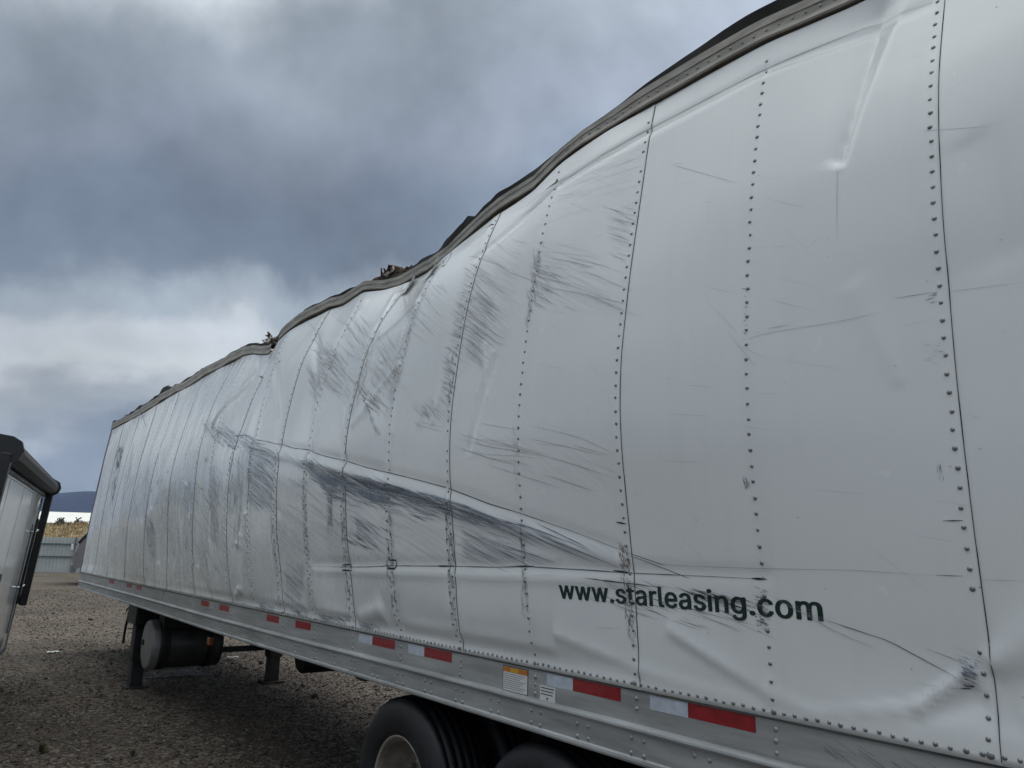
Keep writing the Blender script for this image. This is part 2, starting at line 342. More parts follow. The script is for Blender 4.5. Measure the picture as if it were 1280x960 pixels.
# ---- the shape of the buckled side wall (metres; wall plane x=0, +y to the trailer's nose, z up)
ROW_S0 = [0.907, 1.531, 2.126, 2.731, 3.325, 3.939, 4.543, 5.15, 5.753, 6.345, 6.977, 7.59, 8.196, 9.325, 10.453, 15.484]
ROW_X = np.array([
 [0.0, 0.01, -0.003, -0.015, -0.021, -0.022, -0.017, -0.006, 0.002, 0.022, 0.05, 0.092, 0.152, 0.215, 0.262],
 [0.0, -0.009, -0.021, -0.039, -0.054, -0.065, -0.065, -0.053, -0.032, -0.008, 0.02, 0.057, 0.098, 0.142, 0.182],
 [0.0, -0.012, -0.025, -0.046, -0.07, -0.091, -0.098, -0.088, -0.063, -0.034, -0.0, 0.036, 0.073, 0.11, 0.153],
 [0.0, -0.043, -0.066, -0.084, -0.105, -0.121, -0.127, -0.118, -0.099, -0.077, -0.048, -0.018, 0.022, 0.073, 0.122],
 [0.0, -0.048, -0.071, -0.09, -0.112, -0.13, -0.137, -0.132, -0.114, -0.091, -0.064, -0.027, 0.027, 0.095, 0.165],
 [0.0, -0.042, -0.076, -0.101, -0.122, -0.139, -0.15, -0.151, -0.134, -0.111, -0.08, -0.042, 0.015, 0.095, 0.194],
 [0.0, -0.03, -0.061, -0.094, -0.12, -0.14, -0.152, -0.153, -0.138, -0.107, -0.075, -0.026, 0.059, 0.164, 0.278],
 [0.0, -0.038, -0.067, -0.097, -0.125, -0.145, -0.155, -0.15, -0.133, -0.101, -0.068, -0.019, 0.048, 0.128, 0.197],
 [0.0, -0.036, -0.07, -0.103, -0.129, -0.145, -0.149, -0.141, -0.122, -0.097, -0.067, -0.027, 0.039, 0.112, 0.183],
 [0.0, -0.046, -0.084, -0.111, -0.129, -0.141, -0.147, -0.149, -0.137, -0.115, -0.092, -0.063, -0.026, 0.022, 0.083],
 [0.0, -0.045, -0.078, -0.102, -0.12, -0.132, -0.139, -0.135, -0.119, -0.086, -0.047, -0.004, 0.043, 0.09, 0.136],
 [0.0, -0.041, -0.072, -0.094, -0.109, -0.122, -0.131, -0.137, -0.135, -0.125, -0.102, -0.059, 0.001, 0.072, 0.15],
 [0.0, -0.033, -0.06, -0.08, -0.095, -0.107, -0.117, -0.122, -0.117, -0.097, -0.068, -0.028, 0.031, 0.095, 0.163],
 [0.0, -0.017, -0.032, -0.051, -0.071, -0.09, -0.1, -0.1, -0.086, -0.062, -0.031, 0.004, 0.04, 0.084, 0.15],
 [0.0, -0.019, -0.039, -0.056, -0.07, -0.077, -0.078, -0.071, -0.056, -0.035, -0.007, 0.026, 0.061, 0.096, 0.128],
 [0.0, 0.006, 0.014, 0.022, 0.031, 0.041, 0.053, 0.065, 0.078, 0.093, 0.108, 0.124, 0.142, 0.16, 0.179]])
# wall head (underside of the top rail): y, z
HEAD = np.array([[-0.72, 3.84], [0.5, 3.815], [1.217, 3.80], [1.543, 3.819], [1.839, 3.821], [2.128, 3.818], [2.402, 3.815], [2.74, 3.782],
 [2.97, 3.738], [3.328, 3.74], [3.69, 3.694], [3.887, 3.67], [4.064, 3.66], [4.25, 3.656], [4.519, 3.682], [4.694, 3.686], [4.893, 3.698],
 [5.165, 3.748], [5.244, 3.742], [5.507, 3.73], [5.735, 3.76], [6.035, 3.736], [6.351, 3.69], [6.727, 3.678], [6.976, 3.617], [7.033, 3.609],
 [7.284, 3.653], [7.558, 3.718], [7.912, 3.773], [8.18, 3.77], [8.691, 3.797], [9.345, 3.789], [9.866, 3.775], [10.836, 3.785],
 [12.189, 3.782], [13.537, 3.805], [15.387, 3.859], [15.6, 3.86]])
Y_REAR, Y_NOSE, Z_SILL = -0.72, 15.484, 1.28
# rivet rows: every post
ROWS = ROW_S0[:13] + [8.76, 9.325, 9.89, 10.453] + [10.453 + (15.484 - 10.453) * k / 8 for k in range(1, 9)]
ROWS = [0.907 - .61 * 2, 0.907 - .61] + ROWS      # two more posts behind the nearest seam
N_BACK = 2                                        # ROWS[N_BACK] is the nearest seam in view

def head(y):
    return (np.interp(y - .03, HEAD[:, 0], HEAD[:, 1]) + 2 * np.interp(y, HEAD[:, 0], HEAD[:, 1]) + np.interp(y + .03, HEAD[:, 0], HEAD[:, 1])) / 4

_KY = np.array([Y_REAR, 0.0] + ROW_S0)
_KX = np.vstack([ROW_X[0] * .35, ROW_X[0] * .8, ROW_X])

def _cubic(xk, yk, x):
    """Catmull-Rom through rows yk (n, m) at knots xk, sampled at x with a column index each."""
    i = np.clip(np.searchsorted(xk, x) - 1, 0, len(xk) - 2)
    t = np.clip((x - xk[i]) / (xk[i + 1] - xk[i]), 0, 1)[:, None]
    d = np.gradient(yk, xk, axis=0)
    h = (xk[i + 1] - xk[i])[:, None]
    a, b = yk[i], yk[i + 1]
    sm = (2*t**3 - 3*t**2 + 1)*a + (t**3 - 2*t**2 + t)*h*d[i] + (-2*t**3 + 3*t**2)*b + (t**3 - t**2)*h*d[i + 1]
    return .6 * sm + .4 * ((1 - t) * a + t * b)

_rs = np.random.RandomState(7)
_W = [(_rs.uniform(.6, 1) * k, _rs.uniform(0, 6.28), _rs.uniform(0, 6.28), _rs.uniform(0, 6.28)) for k in (2.1, 3.7, 5.3, 8.5, 12.0, 17.0) for _ in range(2)]
def wob(y, z):
    r = np.zeros_like(y)
    for k, a, p, q in _W:
        r += (1.6 / k) * np.sin(k * (np.cos(a) * y + .7 * np.sin(a) * z) + p) * np.cos(.6 * k * (np.cos(a + 1.3) * y + np.sin(a + 1.3) * z) + q)
    return r

# dents and creases: (y0, z0, y1, z1, width0, width1, depth, kind)
#   ridge: a bead standing proud (depth > 0) or pressed in (< 0); fold: one side of the line stands proud and dies away
DENTS = []

def _dent(y, z):
    d = np.zeros_like(y)
    for y0, z0, y1, z1, w0, w1, a, kind in DENTS:
        ey, ez = y1 - y0, z1 - z0
        L2 = ey * ey + ez * ez
        t = ((y - y0) * ey + (z - z0) * ez) / L2
        dist = ((y - y0) * ez - (z - z0) * ey) / math.sqrt(L2)
        tc = np.clip(t, 0, 1)
        w = w0 + (w1 - w0) * tc
        end = np.clip(np.minimum(t, 1 - t) * math.sqrt(L2) / (.8 * w) + 1, 0, 1)
        end = end * end * (3 - 2 * end)
        if kind == 'ridge':
            d += a * end * np.exp(-(dist / w) ** 2)
        elif kind == 'ramp':                        # a flat facet tilting in, easing back out beyond it
            s = dist / w
            d += a * end * np.clip((s + 1) / 2, 0, 1) * np.exp(-np.maximum(s - 1, 0) * .45)
        else:                                       # fold: sharp on one side, long slope on the other
            s = dist / w
            d += a * end * np.where(s < 0, np.exp(-(s / .28) ** 2), np.exp(-np.abs(s) * 1.3))
    return d

def wall(y, v, lap=0.0, detail=True):
    """Points of the outer face of the side wall; v runs 0 (sill) to 1 (head)."""
    y = np.asarray(y, float).ravel(); v = np.asarray(v, float).ravel()
    cols = _cubic(_KY, _KX, y)
    f = np.clip(v, 0, 1) * 14; j = np.clip(f.astype(int), 0, 13); t = f - j
    jm, jp = np.maximum(j - 1, 0), np.minimum(j + 2, 14)
    ar = np.arange(len(y))
    p0, p1, p2, p3 = cols[ar, jm], cols[ar, j], cols[ar, j + 1], cols[ar, jp]
    x = .5 * (2*p1 + (p2 - p0)*t + (2*p0 - 5*p1 + 4*p2 - p3)*t*t + (3*p1 - p0 - 3*p2 + p3)*t**3)
    k = np.clip((v - .010) / .034, 0, 1); x = x * (k*k*(3 - 2*k))       # the lowest strip is held flat by the rail
    z = Z_SILL + v * (head(y) - Z_SILL)
    if detail:
        env = np.clip(v / .06, 0, 1) * np.clip((1 - v) / .05, 0, 1)
        rough = .0016 + .0042 * np.clip((y - 2.2) / 1.5, 0, 1)
        ri = np.interp(y, ROWS, np.arange(len(ROWS))); fr = ri - np.floor(ri)
        pil = np.sin(np.pi * fr) ** 1.0 * (.002 + .012 * np.clip((y - 2.4) / 1.6, 0, 1)) * (.35 + .9 * np.sin(7.1 * np.floor(ri) + 2.1 * v * 3) ** 2)
        gr = np.minimum(fr, 1 - fr) * .61
        x = x + env * (.002 + .006 * np.clip((y - 2.4) / 1.6, 0, 1)) * np.exp(-(gr / .03)**2)                  # sheets drawn in along the posts
        far = np.clip((y - 6.0) / 2.5, 0, 1)
        x = x + env * far * .0030 * (np.sin(33*y + 1.3*np.sin(2.2*z)) + .7*np.sin(51*y + 2*np.sin(1.7*z + 1)) * np.sin(2.9*z + .7*y))   # tight upright ripples toward the nose
        x = x + env * (rough * wob(y, z) + pil) - env * _dent(y, z)
    return np.stack([x - lap, y, z], -1)

_SE = np.array(ROWS[0::2])
def lap_at(y):
    """Each sheet laps over the one behind it: it stands 3 mm proud at its rear edge, nothing at its front one."""
    y = np.asarray(y, float)
    e = _SE - .022
    i = np.clip(np.searchsorted(e, y, side='right') - 1, 0, len(e) - 1)
    return .0032 * np.clip(1 - (y - e[i]) / .5, 0, 1)
SCUFFS = [
 ([(3.431,0.657),(3.304,0.903),(2.89,0.837),(2.823,0.643),(3.076,0.553)], (-0.83, -0.56), 0.353, 130, 0.0026, 'g'),
 ([(3.279,0.753),(3.009,0.733),(3.093,0.59),(3.262,0.567)], (-0.84, -0.54), 0.249, 80, 0.0034, 'g'),
 ([(2.806,0.837),(2.249,0.697),(2.106,0.563),(2.561,0.627)], (-0.89, -0.46), 0.416, 80, 0.0016, 'g'),
 ([(2.747,0.753),(2.553,0.723),(2.57,0.643),(2.705,0.643)], (-0.82, -0.57), 0.191, 70, 0.0030, 'g'),
 ([(2.291,0.8),(2.123,0.777),(2.148,0.67),(2.215,0.68)], (-0.86, -0.51), 0.160, 60, 0.0018, 'g'),
 ([(3.169,1.0),(2.165,0.93),(2.156,0.797),(2.604,0.817)], (-0.99, -0.15), 0.398, 70, 0.0014, 'g'),
 ([(3.414,0.48),(3.304,0.47),(3.27,0.833),(3.439,0.873),(3.422,0.693)], (-0.85, -0.52), 0.121, 190, 0.0040, 'g'),
 ([(2.747,0.617),(2.713,0.613),(2.705,0.8),(2.781,0.803)], (-0.43, -0.90), 0.115, 90, 0.0040, 'g'),
 ([(3.717,0.55),(3.388,0.53),(3.321,0.473),(3.633,0.477)], (-0.82, -0.58), 0.140, 70, 0.0030, 'g'),
 ([(4.021,0.53),(3.903,0.523),(3.861,0.843),(3.987,0.843)], (-0.30, 0.96), 0.077, 220, 0.0040, 'g'),
 ([(4.595,0.517),(4.57,0.607),(4.57,0.823),(4.418,0.807),(4.418,0.6),(4.485,0.513)], (-0.13, 0.99), 0.084, 160, 0.0040, 'g'),
 ([(4.392,0.76),(3.954,0.743),(3.937,0.57),(4.325,0.64)], (-0.85, -0.52), 0.477, 70, 0.0034, 'g'),
 ([(4.536,0.65),(3.954,0.56),(4.004,0.533),(4.418,0.6)], (-0.87, -0.49), 0.383, 16, 0.0030, 'd'),
 ([(5.658,0.857),(4.966,0.773),(4.536,0.603),(5.16,0.677)], (-0.93, -0.38), 0.622, 60, 0.0036, 'g'),
 ([(5.582,0.847),(5.084,0.777),(4.958,0.71),(5.295,0.753)], (-0.90, -0.44), 0.541, 38, 0.0040, 'g'),
 ([(5.591,0.763),(5.219,0.733),(5.084,0.627),(5.304,0.637)], (-0.85, -0.53), 0.397, 60, 0.0040, 'g'),
 ([(5.27,0.903),(4.646,0.86),(4.443,0.717),(4.873,0.743)], (-0.91, -0.42), 0.742, 40, 0.0034, 'g'),
 ([(4.696,1.0),(3.625,0.85),(3.447,0.677),(3.827,0.727)], (-0.81, -0.59), 0.442, 90, 0.0025, 'g'),
 ([(3.236,0.45),(2.131,0.35),(2.131,0.293),(2.376,0.283),(3.194,0.397)], (-0.96, -0.26), 0.463, 46, 0.0020, 'g'),
 ([(5.624,0.487),(4.527,0.41),(3.92,0.367),(3.338,0.31),(2.747,0.25),(2.173,0.197),(2.19,0.187),(2.494,0.193),(2.764,0.207),(3.051,0.23),(3.355,0.26),(3.641,0.27),(3.928,0.29),(4.536,0.32),(4.924,0.383)], (-0.97, -0.23), 0.289, 200, 0.0034, 'b'),
 ([(5.582,0.477),(4.527,0.407),(3.92,0.363),(3.338,0.307),(2.747,0.25),(2.173,0.197),(2.317,0.193),(2.747,0.217),(3.051,0.25),(3.346,0.273),(3.92,0.317),(4.527,0.35),(5.11,0.413)], (-0.96, -0.27), 0.460, 330, 0.0045, 'b'),
 ([(5.017,0.413),(4.587,0.387),(4.527,0.333),(4.772,0.333)], (-0.97, -0.24), 0.302, 80, 0.0045, 'b'),
 ([(4.435,0.383),(3.971,0.35),(3.996,0.307),(4.249,0.33)], (-0.97, -0.24), 0.255, 100, 0.0045, 'b'),
 ([(8.35,0.723),(6.983,0.65),(5.844,0.51),(5.785,0.453),(6.797,0.567),(8.105,0.643)], (-0.96, -0.28), 0.549, 70, 0.0050, 'b'),
 ([(6.527,0.55),(5.793,0.467),(5.81,0.307),(6.333,0.32)], (-0.93, -0.37), 0.487, 70, 0.0040, 'b'),
 ([(5.861,0.433),(4.527,0.343),(3.329,0.247),(3.312,0.173),(4.477,0.167),(5.785,0.163)], (-0.96, -0.29), 0.477, 110, 0.0024, 'b'),
 ([(3.22,0.253),(2.502,0.183),(2.553,0.173),(3.245,0.177)], (-0.97, -0.25), 0.325, 60, 0.0020, 'b'),
 ([(5.506,0.47),(4.527,0.4),(3.92,0.36),(3.338,0.303),(2.755,0.247),(2.173,0.197),(2.494,0.22),(3.346,0.29),(3.92,0.343),(4.527,0.38)], (-0.97, -0.23), 0.362, 90, 0.0026, 'd'),
 ([(5.354,0.443),(3.92,0.347),(2.747,0.233),(2.224,0.193),(2.806,0.22),(3.92,0.317)], (-0.98, -0.20), 0.408, 40, 0.0040, 'w'),
 ([(4.797,0.39),(4.696,0.387),(4.722,0.257),(4.831,0.257)], (-0.13, -0.99), 0.084, 90, 0.0050, 'b'),
 ([(4.561,0.223),(4.207,0.2),(4.122,0.2),(4.435,0.25)], (-0.97, -0.24), 0.216, 16, 0.0030, 'd'),
 ([(14.408,0.79),(13.784,0.847),(13.202,0.587),(13.497,0.393),(13.927,0.473)], (0.03, -1.00), 0.150, 90, 0.0060, 'b'),
 ([(14.341,0.793),(13.851,0.843),(13.48,0.697),(13.86,0.653)], (-0.44, -0.90), 0.121, 110, 0.0130, 'k'),
 ([(14.062,0.667),(13.548,0.677),(13.16,0.463),(13.497,0.393)], (0.15, -0.99), 0.123, 70, 0.0100, 'k'),
 ([(13.784,0.677),(13.818,0.82),(13.607,0.803),(13.295,0.613)], (-0.43, -0.90), 0.116, 60, 0.0120, 'd'),
 ([(12.83,0.767),(12.695,0.813),(12.164,0.61),(12.265,0.52)], (-0.12, -0.99), 0.166, 34, 0.0060, 'b'),
 ([(11.59,0.657),(11.075,0.727),(10.307,0.357),(11.21,0.307)], (-0.06, -1.00), 0.251, 70, 0.0060, 'b'),
 ([(10.552,0.36),(10.012,0.317),(9.801,0.123),(10.206,0.163)], (-0.82, -0.57), 0.253, 50, 0.0060, 'b'),
 ([(12.856,0.63),(8.308,0.467),(8.223,0.333),(12.417,0.383)], (0.29, -0.96), 0.254, 130, 0.0060, 'b'),
 ([(9.548,0.423),(7.126,0.463),(5.928,0.187),(6.671,0.063),(9.329,0.063)], (-0.92, -0.38), 0.456, 110, 0.0040, 'b'),
 ([(8.645,0.47),(8.139,0.463),(8.24,0.173),(8.595,0.17)], (0.26, -0.97), 0.149, 90, 0.0060, 'b'),
 ([(7.658,0.52),(7.16,0.493),(7.244,0.217),(7.506,0.213)], (-0.45, -0.90), 0.155, 110, 0.0060, 'b'),
 ([(7.067,0.59),(6.527,0.55),(6.586,0.187),(6.814,0.19)], (0.16, -0.99), 0.125, 110, 0.0060, 'b'),
 ([(5.624,0.163),(5.245,0.157),(5.371,0.03),(5.717,0.033)], (-0.95, -0.32), 0.280, 50, 0.0030, 'b'),
 ([(6.308,0.027),(5.937,0.023),(5.945,0.0),(6.249,0.0)], (-1.00, -0.02), 0.211, 22, 0.0045, 'b'),
 ([(5.624,0.023),(5.295,0.023),(5.287,0.01),(5.557,0.007)], (-1.00, -0.05), 0.173, 22, 0.0045, 'b'),
 ([(5.093,0.023),(4.612,0.03),(4.612,0.01),(5.042,0.003)], (-1.00, -0.03), 0.168, 30, 0.0045, 'b'),
 ([(4.477,0.027),(4.122,0.023),(4.198,0.007),(4.435,0.007)], (-1.00, -0.07), 0.138, 26, 0.0045, 'b'),
 ([(4.418,0.3),(4.055,0.26),(4.072,0.2),(4.392,0.22)], (-0.94, -0.33), 0.243, 40, 0.0030, 'b'),
 ([(2.511,0.14),(2.156,0.16),(1.709,0.14),(1.532,0.103),(1.785,0.093),(2.249,0.113)], (-0.98, -0.20), 0.179, 70, 0.0016, 'd'),
 ([(1.878,0.15),(1.591,0.14),(1.583,0.127),(1.81,0.133)], (-0.97, -0.22), 0.097, 60, 0.0022, 'k'),
 ([(2.41,0.157),(2.241,0.153),(1.878,0.147),(2.156,0.153)], (-1.00, -0.08), 0.115, 40, 0.0020, 'd'),
 ([(1.574,0.15),(1.405,0.143),(1.169,0.107),(1.363,0.117)], (-0.97, -0.25), 0.178, 14, 0.0014, 'g'),
 ([(2.173,0.21),(2.114,0.21),(2.123,0.167),(2.156,0.163)], (-0.13, -0.99), 0.020, 110, 0.0030, 'n'),
 ([(2.165,0.167),(2.123,0.167),(2.097,0.053),(2.156,0.07)], (-0.12, -0.99), 0.025, 130, 0.0026, 'd'),
 ([(1.566,0.157),(1.515,0.153),(1.524,0.103),(1.574,0.1)], (-0.96, -0.28), 0.023, 110, 0.0024, 'd'),
 ([(0.958,0.1),(0.916,0.097),(0.924,0.07),(0.967,0.07)], (-0.93, -0.38), 0.023, 130, 0.0024, 'b'),
 ([(0.958,0.073),(0.933,0.073),(0.941,0.067),(0.958,0.067)], (-1.00, 0.00), 0.020, 16, 0.0020, 'k'),
 ([(2.747,0.253),(2.713,0.253),(2.713,0.067),(2.772,0.08)], (-0.11, -0.99), 0.035, 130, 0.0024, 'd'),
 ([(3.363,0.32),(3.295,0.317),(3.312,0.04),(3.371,0.053)], (-0.09, -1.00), 0.046, 200, 0.0030, 'd'),
 ([(3.945,0.373),(3.869,0.37),(3.954,0.017),(4.03,0.033)], (0.00, -1.00), 0.059, 150, 0.0030, 'd'),
 ([(4.553,0.427),(4.485,0.427),(4.561,0.01),(4.637,0.033)], (0.00, -1.00), 0.062, 150, 0.0032, 'd'),
 ([(5.211,0.473),(5.127,0.47),(5.16,0.033),(5.219,0.037)], (0.06, -1.00), 0.068, 150, 0.0030, 'd'),
 ([(5.861,0.51),(5.768,0.503),(5.768,0.017),(5.835,0.043)], (0.00, -1.00), 0.071, 120, 0.0030, 'd'),
 ([(6.51,0.55),(6.392,0.543),(6.358,0.01),(6.434,0.03)], (-0.11, -0.99), 0.080, 80, 0.0040, 'd'),
 ([(3.363,0.63),(3.329,0.643),(3.312,0.48),(3.346,0.483)], (-0.08, -1.00), 0.045, 60, 0.0020, 'd'),
 ([(2.772,0.423),(2.73,0.417),(2.73,0.297),(2.764,0.297)], (-0.10, -1.00), 0.021, 50, 0.0020, 'd'),
 ([(1.549,0.567),(1.532,0.567),(1.524,0.487),(1.549,0.49)], (-0.92, -0.39), 0.020, 16, 0.0020, 'd'),
 ([(1.566,0.3),(1.54,0.297),(1.549,0.28),(1.574,0.28)], (-0.28, -0.96), 0.020, 22, 0.0020, 'd'),
 ([(0.958,0.433),(0.908,0.433),(0.908,0.407),(0.958,0.41)], (-0.99, -0.15), 0.020, 22, 0.0020, 'g'),
 ([(0.958,0.297),(0.941,0.297),(0.941,0.28),(0.958,0.28)], (0.00, -1.00), 0.020, 10, 0.0020, 'd'),
 ([(0.941,0.497),(0.924,0.497),(0.916,0.48),(0.941,0.48)], (-0.99, 0.15), 0.020, 8, 0.0020, 'd'),
]
LINES = [
 ([(3.262,0.443),(2.739,0.383),(2.148,0.31)], 0.0030, 'g'),
 ([(3.194,0.407),(2.747,0.353)], 0.0025, 'g'),
 ([(3.034,0.453),(2.739,0.417)], 0.0025, 'g'),
 ([(2.654,0.42),(2.325,0.38),(2.139,0.347)], 0.0025, 'g'),
 ([(3.658,0.487),(3.371,0.45)], 0.0030, 'g'),
 ([(3.641,0.493),(3.371,0.46)], 0.0020, 'g'),
 ([(3.397,0.86),(3.068,0.9),(2.688,0.93),(2.114,0.937),(1.532,0.937),(1.152,0.94),(0.924,0.92)], 0.0035, 'g'),
 ([(3.312,0.853),(2.671,0.92),(2.097,0.927),(1.524,0.927),(0.924,0.913)], 0.0020, 'g'),
 ([(5.084,0.153),(4.485,0.16),(3.954,0.17),(3.355,0.17),(2.73,0.173),(2.502,0.17),(2.131,0.167),(1.836,0.167),(1.515,0.167)], 0.0050, 'd'),
 ([(2.123,0.183),(1.836,0.18),(1.54,0.18),(1.237,0.183),(1.0,0.18)], 0.0016, 'g'),
 ([(0.992,0.18),(0.924,0.18)], 0.0030, 'd'),
 ([(0.882,0.177),(0.781,0.177)], 0.0015, 'g'),
 ([(1.034,0.497),(0.924,0.493)], 0.0020, 'k'),
 ([(0.891,0.49),(0.705,0.48)], 0.0012, 'g'),
 ([(1.557,0.483),(1.448,0.487),(1.076,0.483)], 0.0014, 'g'),
 ([(1.448,0.493),(1.372,0.493)], 0.0030, 'g'),
 ([(1.321,0.123),(1.144,0.107),(1.009,0.083),(0.967,0.077)], 0.0026, 'd'),
 ([(1.372,0.123),(1.313,0.113),(1.186,0.097)], 0.0016, 'g'),
 ([(1.043,0.103),(0.933,0.09)], 0.0020, 'd'),
 ([(3.481,0.17),(3.295,0.17)], 0.0100, 'k'),
 ([(2.815,0.173),(2.671,0.173)], 0.0100, 'k'),
 ([(2.207,0.17),(2.114,0.167)], 0.0090, 'k'),
 ([(1.574,0.167),(1.524,0.167)], 0.0090, 'k'),
 ([(0.958,0.237),(0.908,0.237)], 0.0040, 'k'),
 ([(2.165,0.243),(2.114,0.24)], 0.0090, 'k'),
 ([(4.316,0.593),(4.08,0.497)], 0.0060, 'd'),
 ([(4.333,0.6),(4.114,0.503)], 0.0040, 'w'),
 ([(7.557,0.69),(5.861,0.523),(4.536,0.437),(3.911,0.387),(3.338,0.33),(2.747,0.267),(2.148,0.2)], 0.0060, 'd'),
 ([(2.123,0.197),(1.945,0.18)], 0.0040, 'd'),
 ([(2.114,0.193),(1.836,0.163)], 0.0030, 'd'),
 ([(1.954,0.833),(1.608,0.74)], 0.0016, 'g'),
 ([(1.203,0.71),(1.203,0.597)], 0.0015, 'g'),
 ([(4.587,0.953),(4.519,0.96),(4.536,0.987),(4.527,1.0)], 0.0100, 'k'),
 ([(4.578,0.91),(4.553,0.943)], 0.0060, 'k'),
 ([(3.852,0.933),(3.81,0.93)], 0.0120, 'k'),
 ([(3.81,0.93),(3.819,0.957),(3.878,0.99)], 0.0080, 'd'),
 ([(3.878,0.947),(3.92,0.977)], 0.0200, 'w'),
 ([(3.414,0.96),(3.38,0.963),(3.321,0.95)], 0.0100, 'k'),
 ([(2.815,0.943),(2.739,0.94),(2.713,0.94)], 0.0090, 'k'),
 ([(2.755,0.94),(2.713,0.94)], 0.0140, 'k'),
 ([(4.637,0.163),(4.502,0.167),(4.485,0.15),(4.629,0.15),(4.637,0.163)], 0.0120, 'k'),
 ([(3.996,0.183),(3.886,0.183),(3.886,0.163),(4.004,0.163),(3.996,0.183)], 0.0120, 'k'),
 ([(11.995,0.867),(12.603,0.96),(12.83,1.0)], 0.0080, 'd'),
 ([(6.764,0.503),(6.612,0.383),(6.688,0.217)], 0.0060, 'g'),
 ([(6.375,0.543),(6.477,0.323)], 0.0080, 'b'),
 ([(6.569,0.437),(6.629,0.3),(6.561,0.187)], 0.0120, 'w'),
 ([(1.321,0.16),(1.313,0.16)], 0.0020, 'g'),
 ([(6.148,0.787),(5.835,0.957)], 0.0040, 'g'),
 ([(7.624,0.767),(7.219,0.923)], 0.0050, 'g'),
 ([(6.148,0.997),(5.076,0.737)], 0.0050, 'g'),
 ([(5.0,0.737),(4.097,0.56)], 0.0050, 'g'),
 ([(6.797,0.567),(6.89,1.0)], 0.0030, 'g'),
 ([(7.607,0.65),(7.523,0.63)], 0.0120, 'k'),
 ([(7.042,0.893),(6.873,0.86)], 0.0120, 'k'),
 ([(6.291,0.85),(6.223,0.847)], 0.0080, 'k'),
]
DENTS += [
 # fold running down from the head beside the nearest seam
 (1.188, 3.07, 1.01, 3.90, .010, .060, -.030, 'ramp'), (1.200, 3.05, 1.185, 3.13, .006, .012, .003, 'ridge'),
 (1.15, 2.60, 1.034, 2.28, .05, .022, .0035, 'ridge'),
 # creases along the sill
 (.935, 1.50, 1.08, 1.385, .022, .035, .016, 'fold'), (1.08, 1.385, 1.42, 1.315, .035, .03, .011, 'fold'), (.93, 1.43, 1.10, 1.345, .03, .02, -.008, 'ridge'),
 (2.55, 1.43, 2.106, 1.345, .05, .025, .010, 'fold'), (2.106, 1.345, 1.62, 1.308, .025, .02, .012, 'ridge'), (1.93, 1.50, 1.55, 1.345, .055, .035, .011, 'fold'), (1.55, 1.345, 1.36, 1.31, .03, .02, .012, 'ridge'),
  (.80, 2.95, .74, 2.6, .06, .1, -.004, 'ridge'),
 (.88, 1.52, .70, 1.62, .03, .1, .014, 'ridge'), (.80, 1.40, .55, 1.50, .05, .06, .012, 'fold'),
 (3.3, 1.36, 2.6, 1.37, .05, .04, .012, 'fold'), (4.44, 1.34, 4.13, 1.425, .05, .06, .022, 'ridge'), (4.40, 1.30, 4.12, 1.35, .03, .03, -.018, 'ridge'),
 (3.85, 1.36, 3.4, 1.36, .05, .04, .012, 'fold'), (5.1, 1.36, 4.6, 1.37, .04, .04, .012, 'fold'), (5.9, 1.37, 5.3, 1.36, .05, .04, .014, 'fold'),
 # long slanting rub line with a bead above it, and the level joint lower down
 (7.55, 2.895, 5.776, 2.483, .030, .038, .008, 'ridge'), (5.776, 2.483, 4.527, 2.253, .038, .038, .010, 'ridge'), (4.527, 2.253, 3.338, 2.014, .038, .038, .010, 'ridge'), (3.338, 2.014, 2.148, 1.735, .036, .022, .009, 'ridge'),
 (5.776, 2.56, 4.527, 2.33, .025, .025, -.005, 'ridge'), (4.527, 2.33, 3.338, 2.09, .025, .025, -.005, 'ridge'), (3.338, 2.09, 2.148, 1.795, .025, .016, -.004, 'ridge'),
 (5.084, 1.67, 3.954, 1.70, .03, .03, -.005, 'ridge'), (3.954, 1.70, 2.13, 1.718, .03, .03, -.005, 'ridge'), (2.13, 1.716, 1.5, 1.716, .03, .02, -.004, 'ridge'),
 (5.084, 1.625, 2.13, 1.675, .022, .022, .005, 'ridge'),
 # crumpled posts and pinches
 (6.477, 2.05, 6.62, 1.80, .03, .05, .025, 'ridge'), (6.62, 1.80, 6.66, 1.42, .05, .035, .022, 'ridge'), (6.66, 1.42, 6.95, 1.30, .04, .03, .022, 'ridge'), (6.40, 2.30, 6.55, 1.9, .05, .04, -.02, 'ridge'),
 (4.316, 2.70, 4.08, 2.46, .022, .014, .022, 'fold'), (4.46, 2.56, 3.954, 2.872, .03, .02, .010, 'ridge'), (4.42, 3.15, 3.98, 3.30, .02, .012, .012, 'ridge'),
 (7.0, 3.50, 6.75, 2.75, .05, .05, -.02, 'ridge'), (7.25, 3.30, 7.85, 2.95, .05, .03, -.014, 'ridge'), (7.9, 3.0, 7.2, 3.35, .04, .03, .012, 'ridge'),
 (6.3, 3.3, 5.9, 2.8, .04, .03, -.012, 'ridge'), (5.7, 3.45, 5.2, 2.9, .05, .03, -.012, 'ridge'), (5.2, 2.9, 5.0, 2.4, .04, .03, .010, 'ridge'),
 (3.405, 3.40, 2.688, 3.604, .025, .02, -.006, 'ridge'), (2.688, 3.604, 2.106, 3.641, .02, .02, -.006, 'ridge'), (2.106, 3.641, 1.532, 3.648, .02, .018, -.005, 'ridge'), (1.532, 3.648, .924, 3.596, .018, .018, -.005, 'ridge'),
 (8.6, 2.4, 8.9, 1.5, .06, .06, .014, 'ridge'), (9.6, 2.6, 9.75, 1.6, .05, .06, -.014, 'ridge'), (10.2, 2.2, 10.3, 1.5, .06, .05, .014, 'ridge'), (7.9, 2.6, 8.0, 1.6, .05, .05, -.015, 'ridge'), (7.2, 2.7, 7.35, 1.6, .05, .05, .014, 'ridge'),
]
_rd = np.random.RandomState(17)
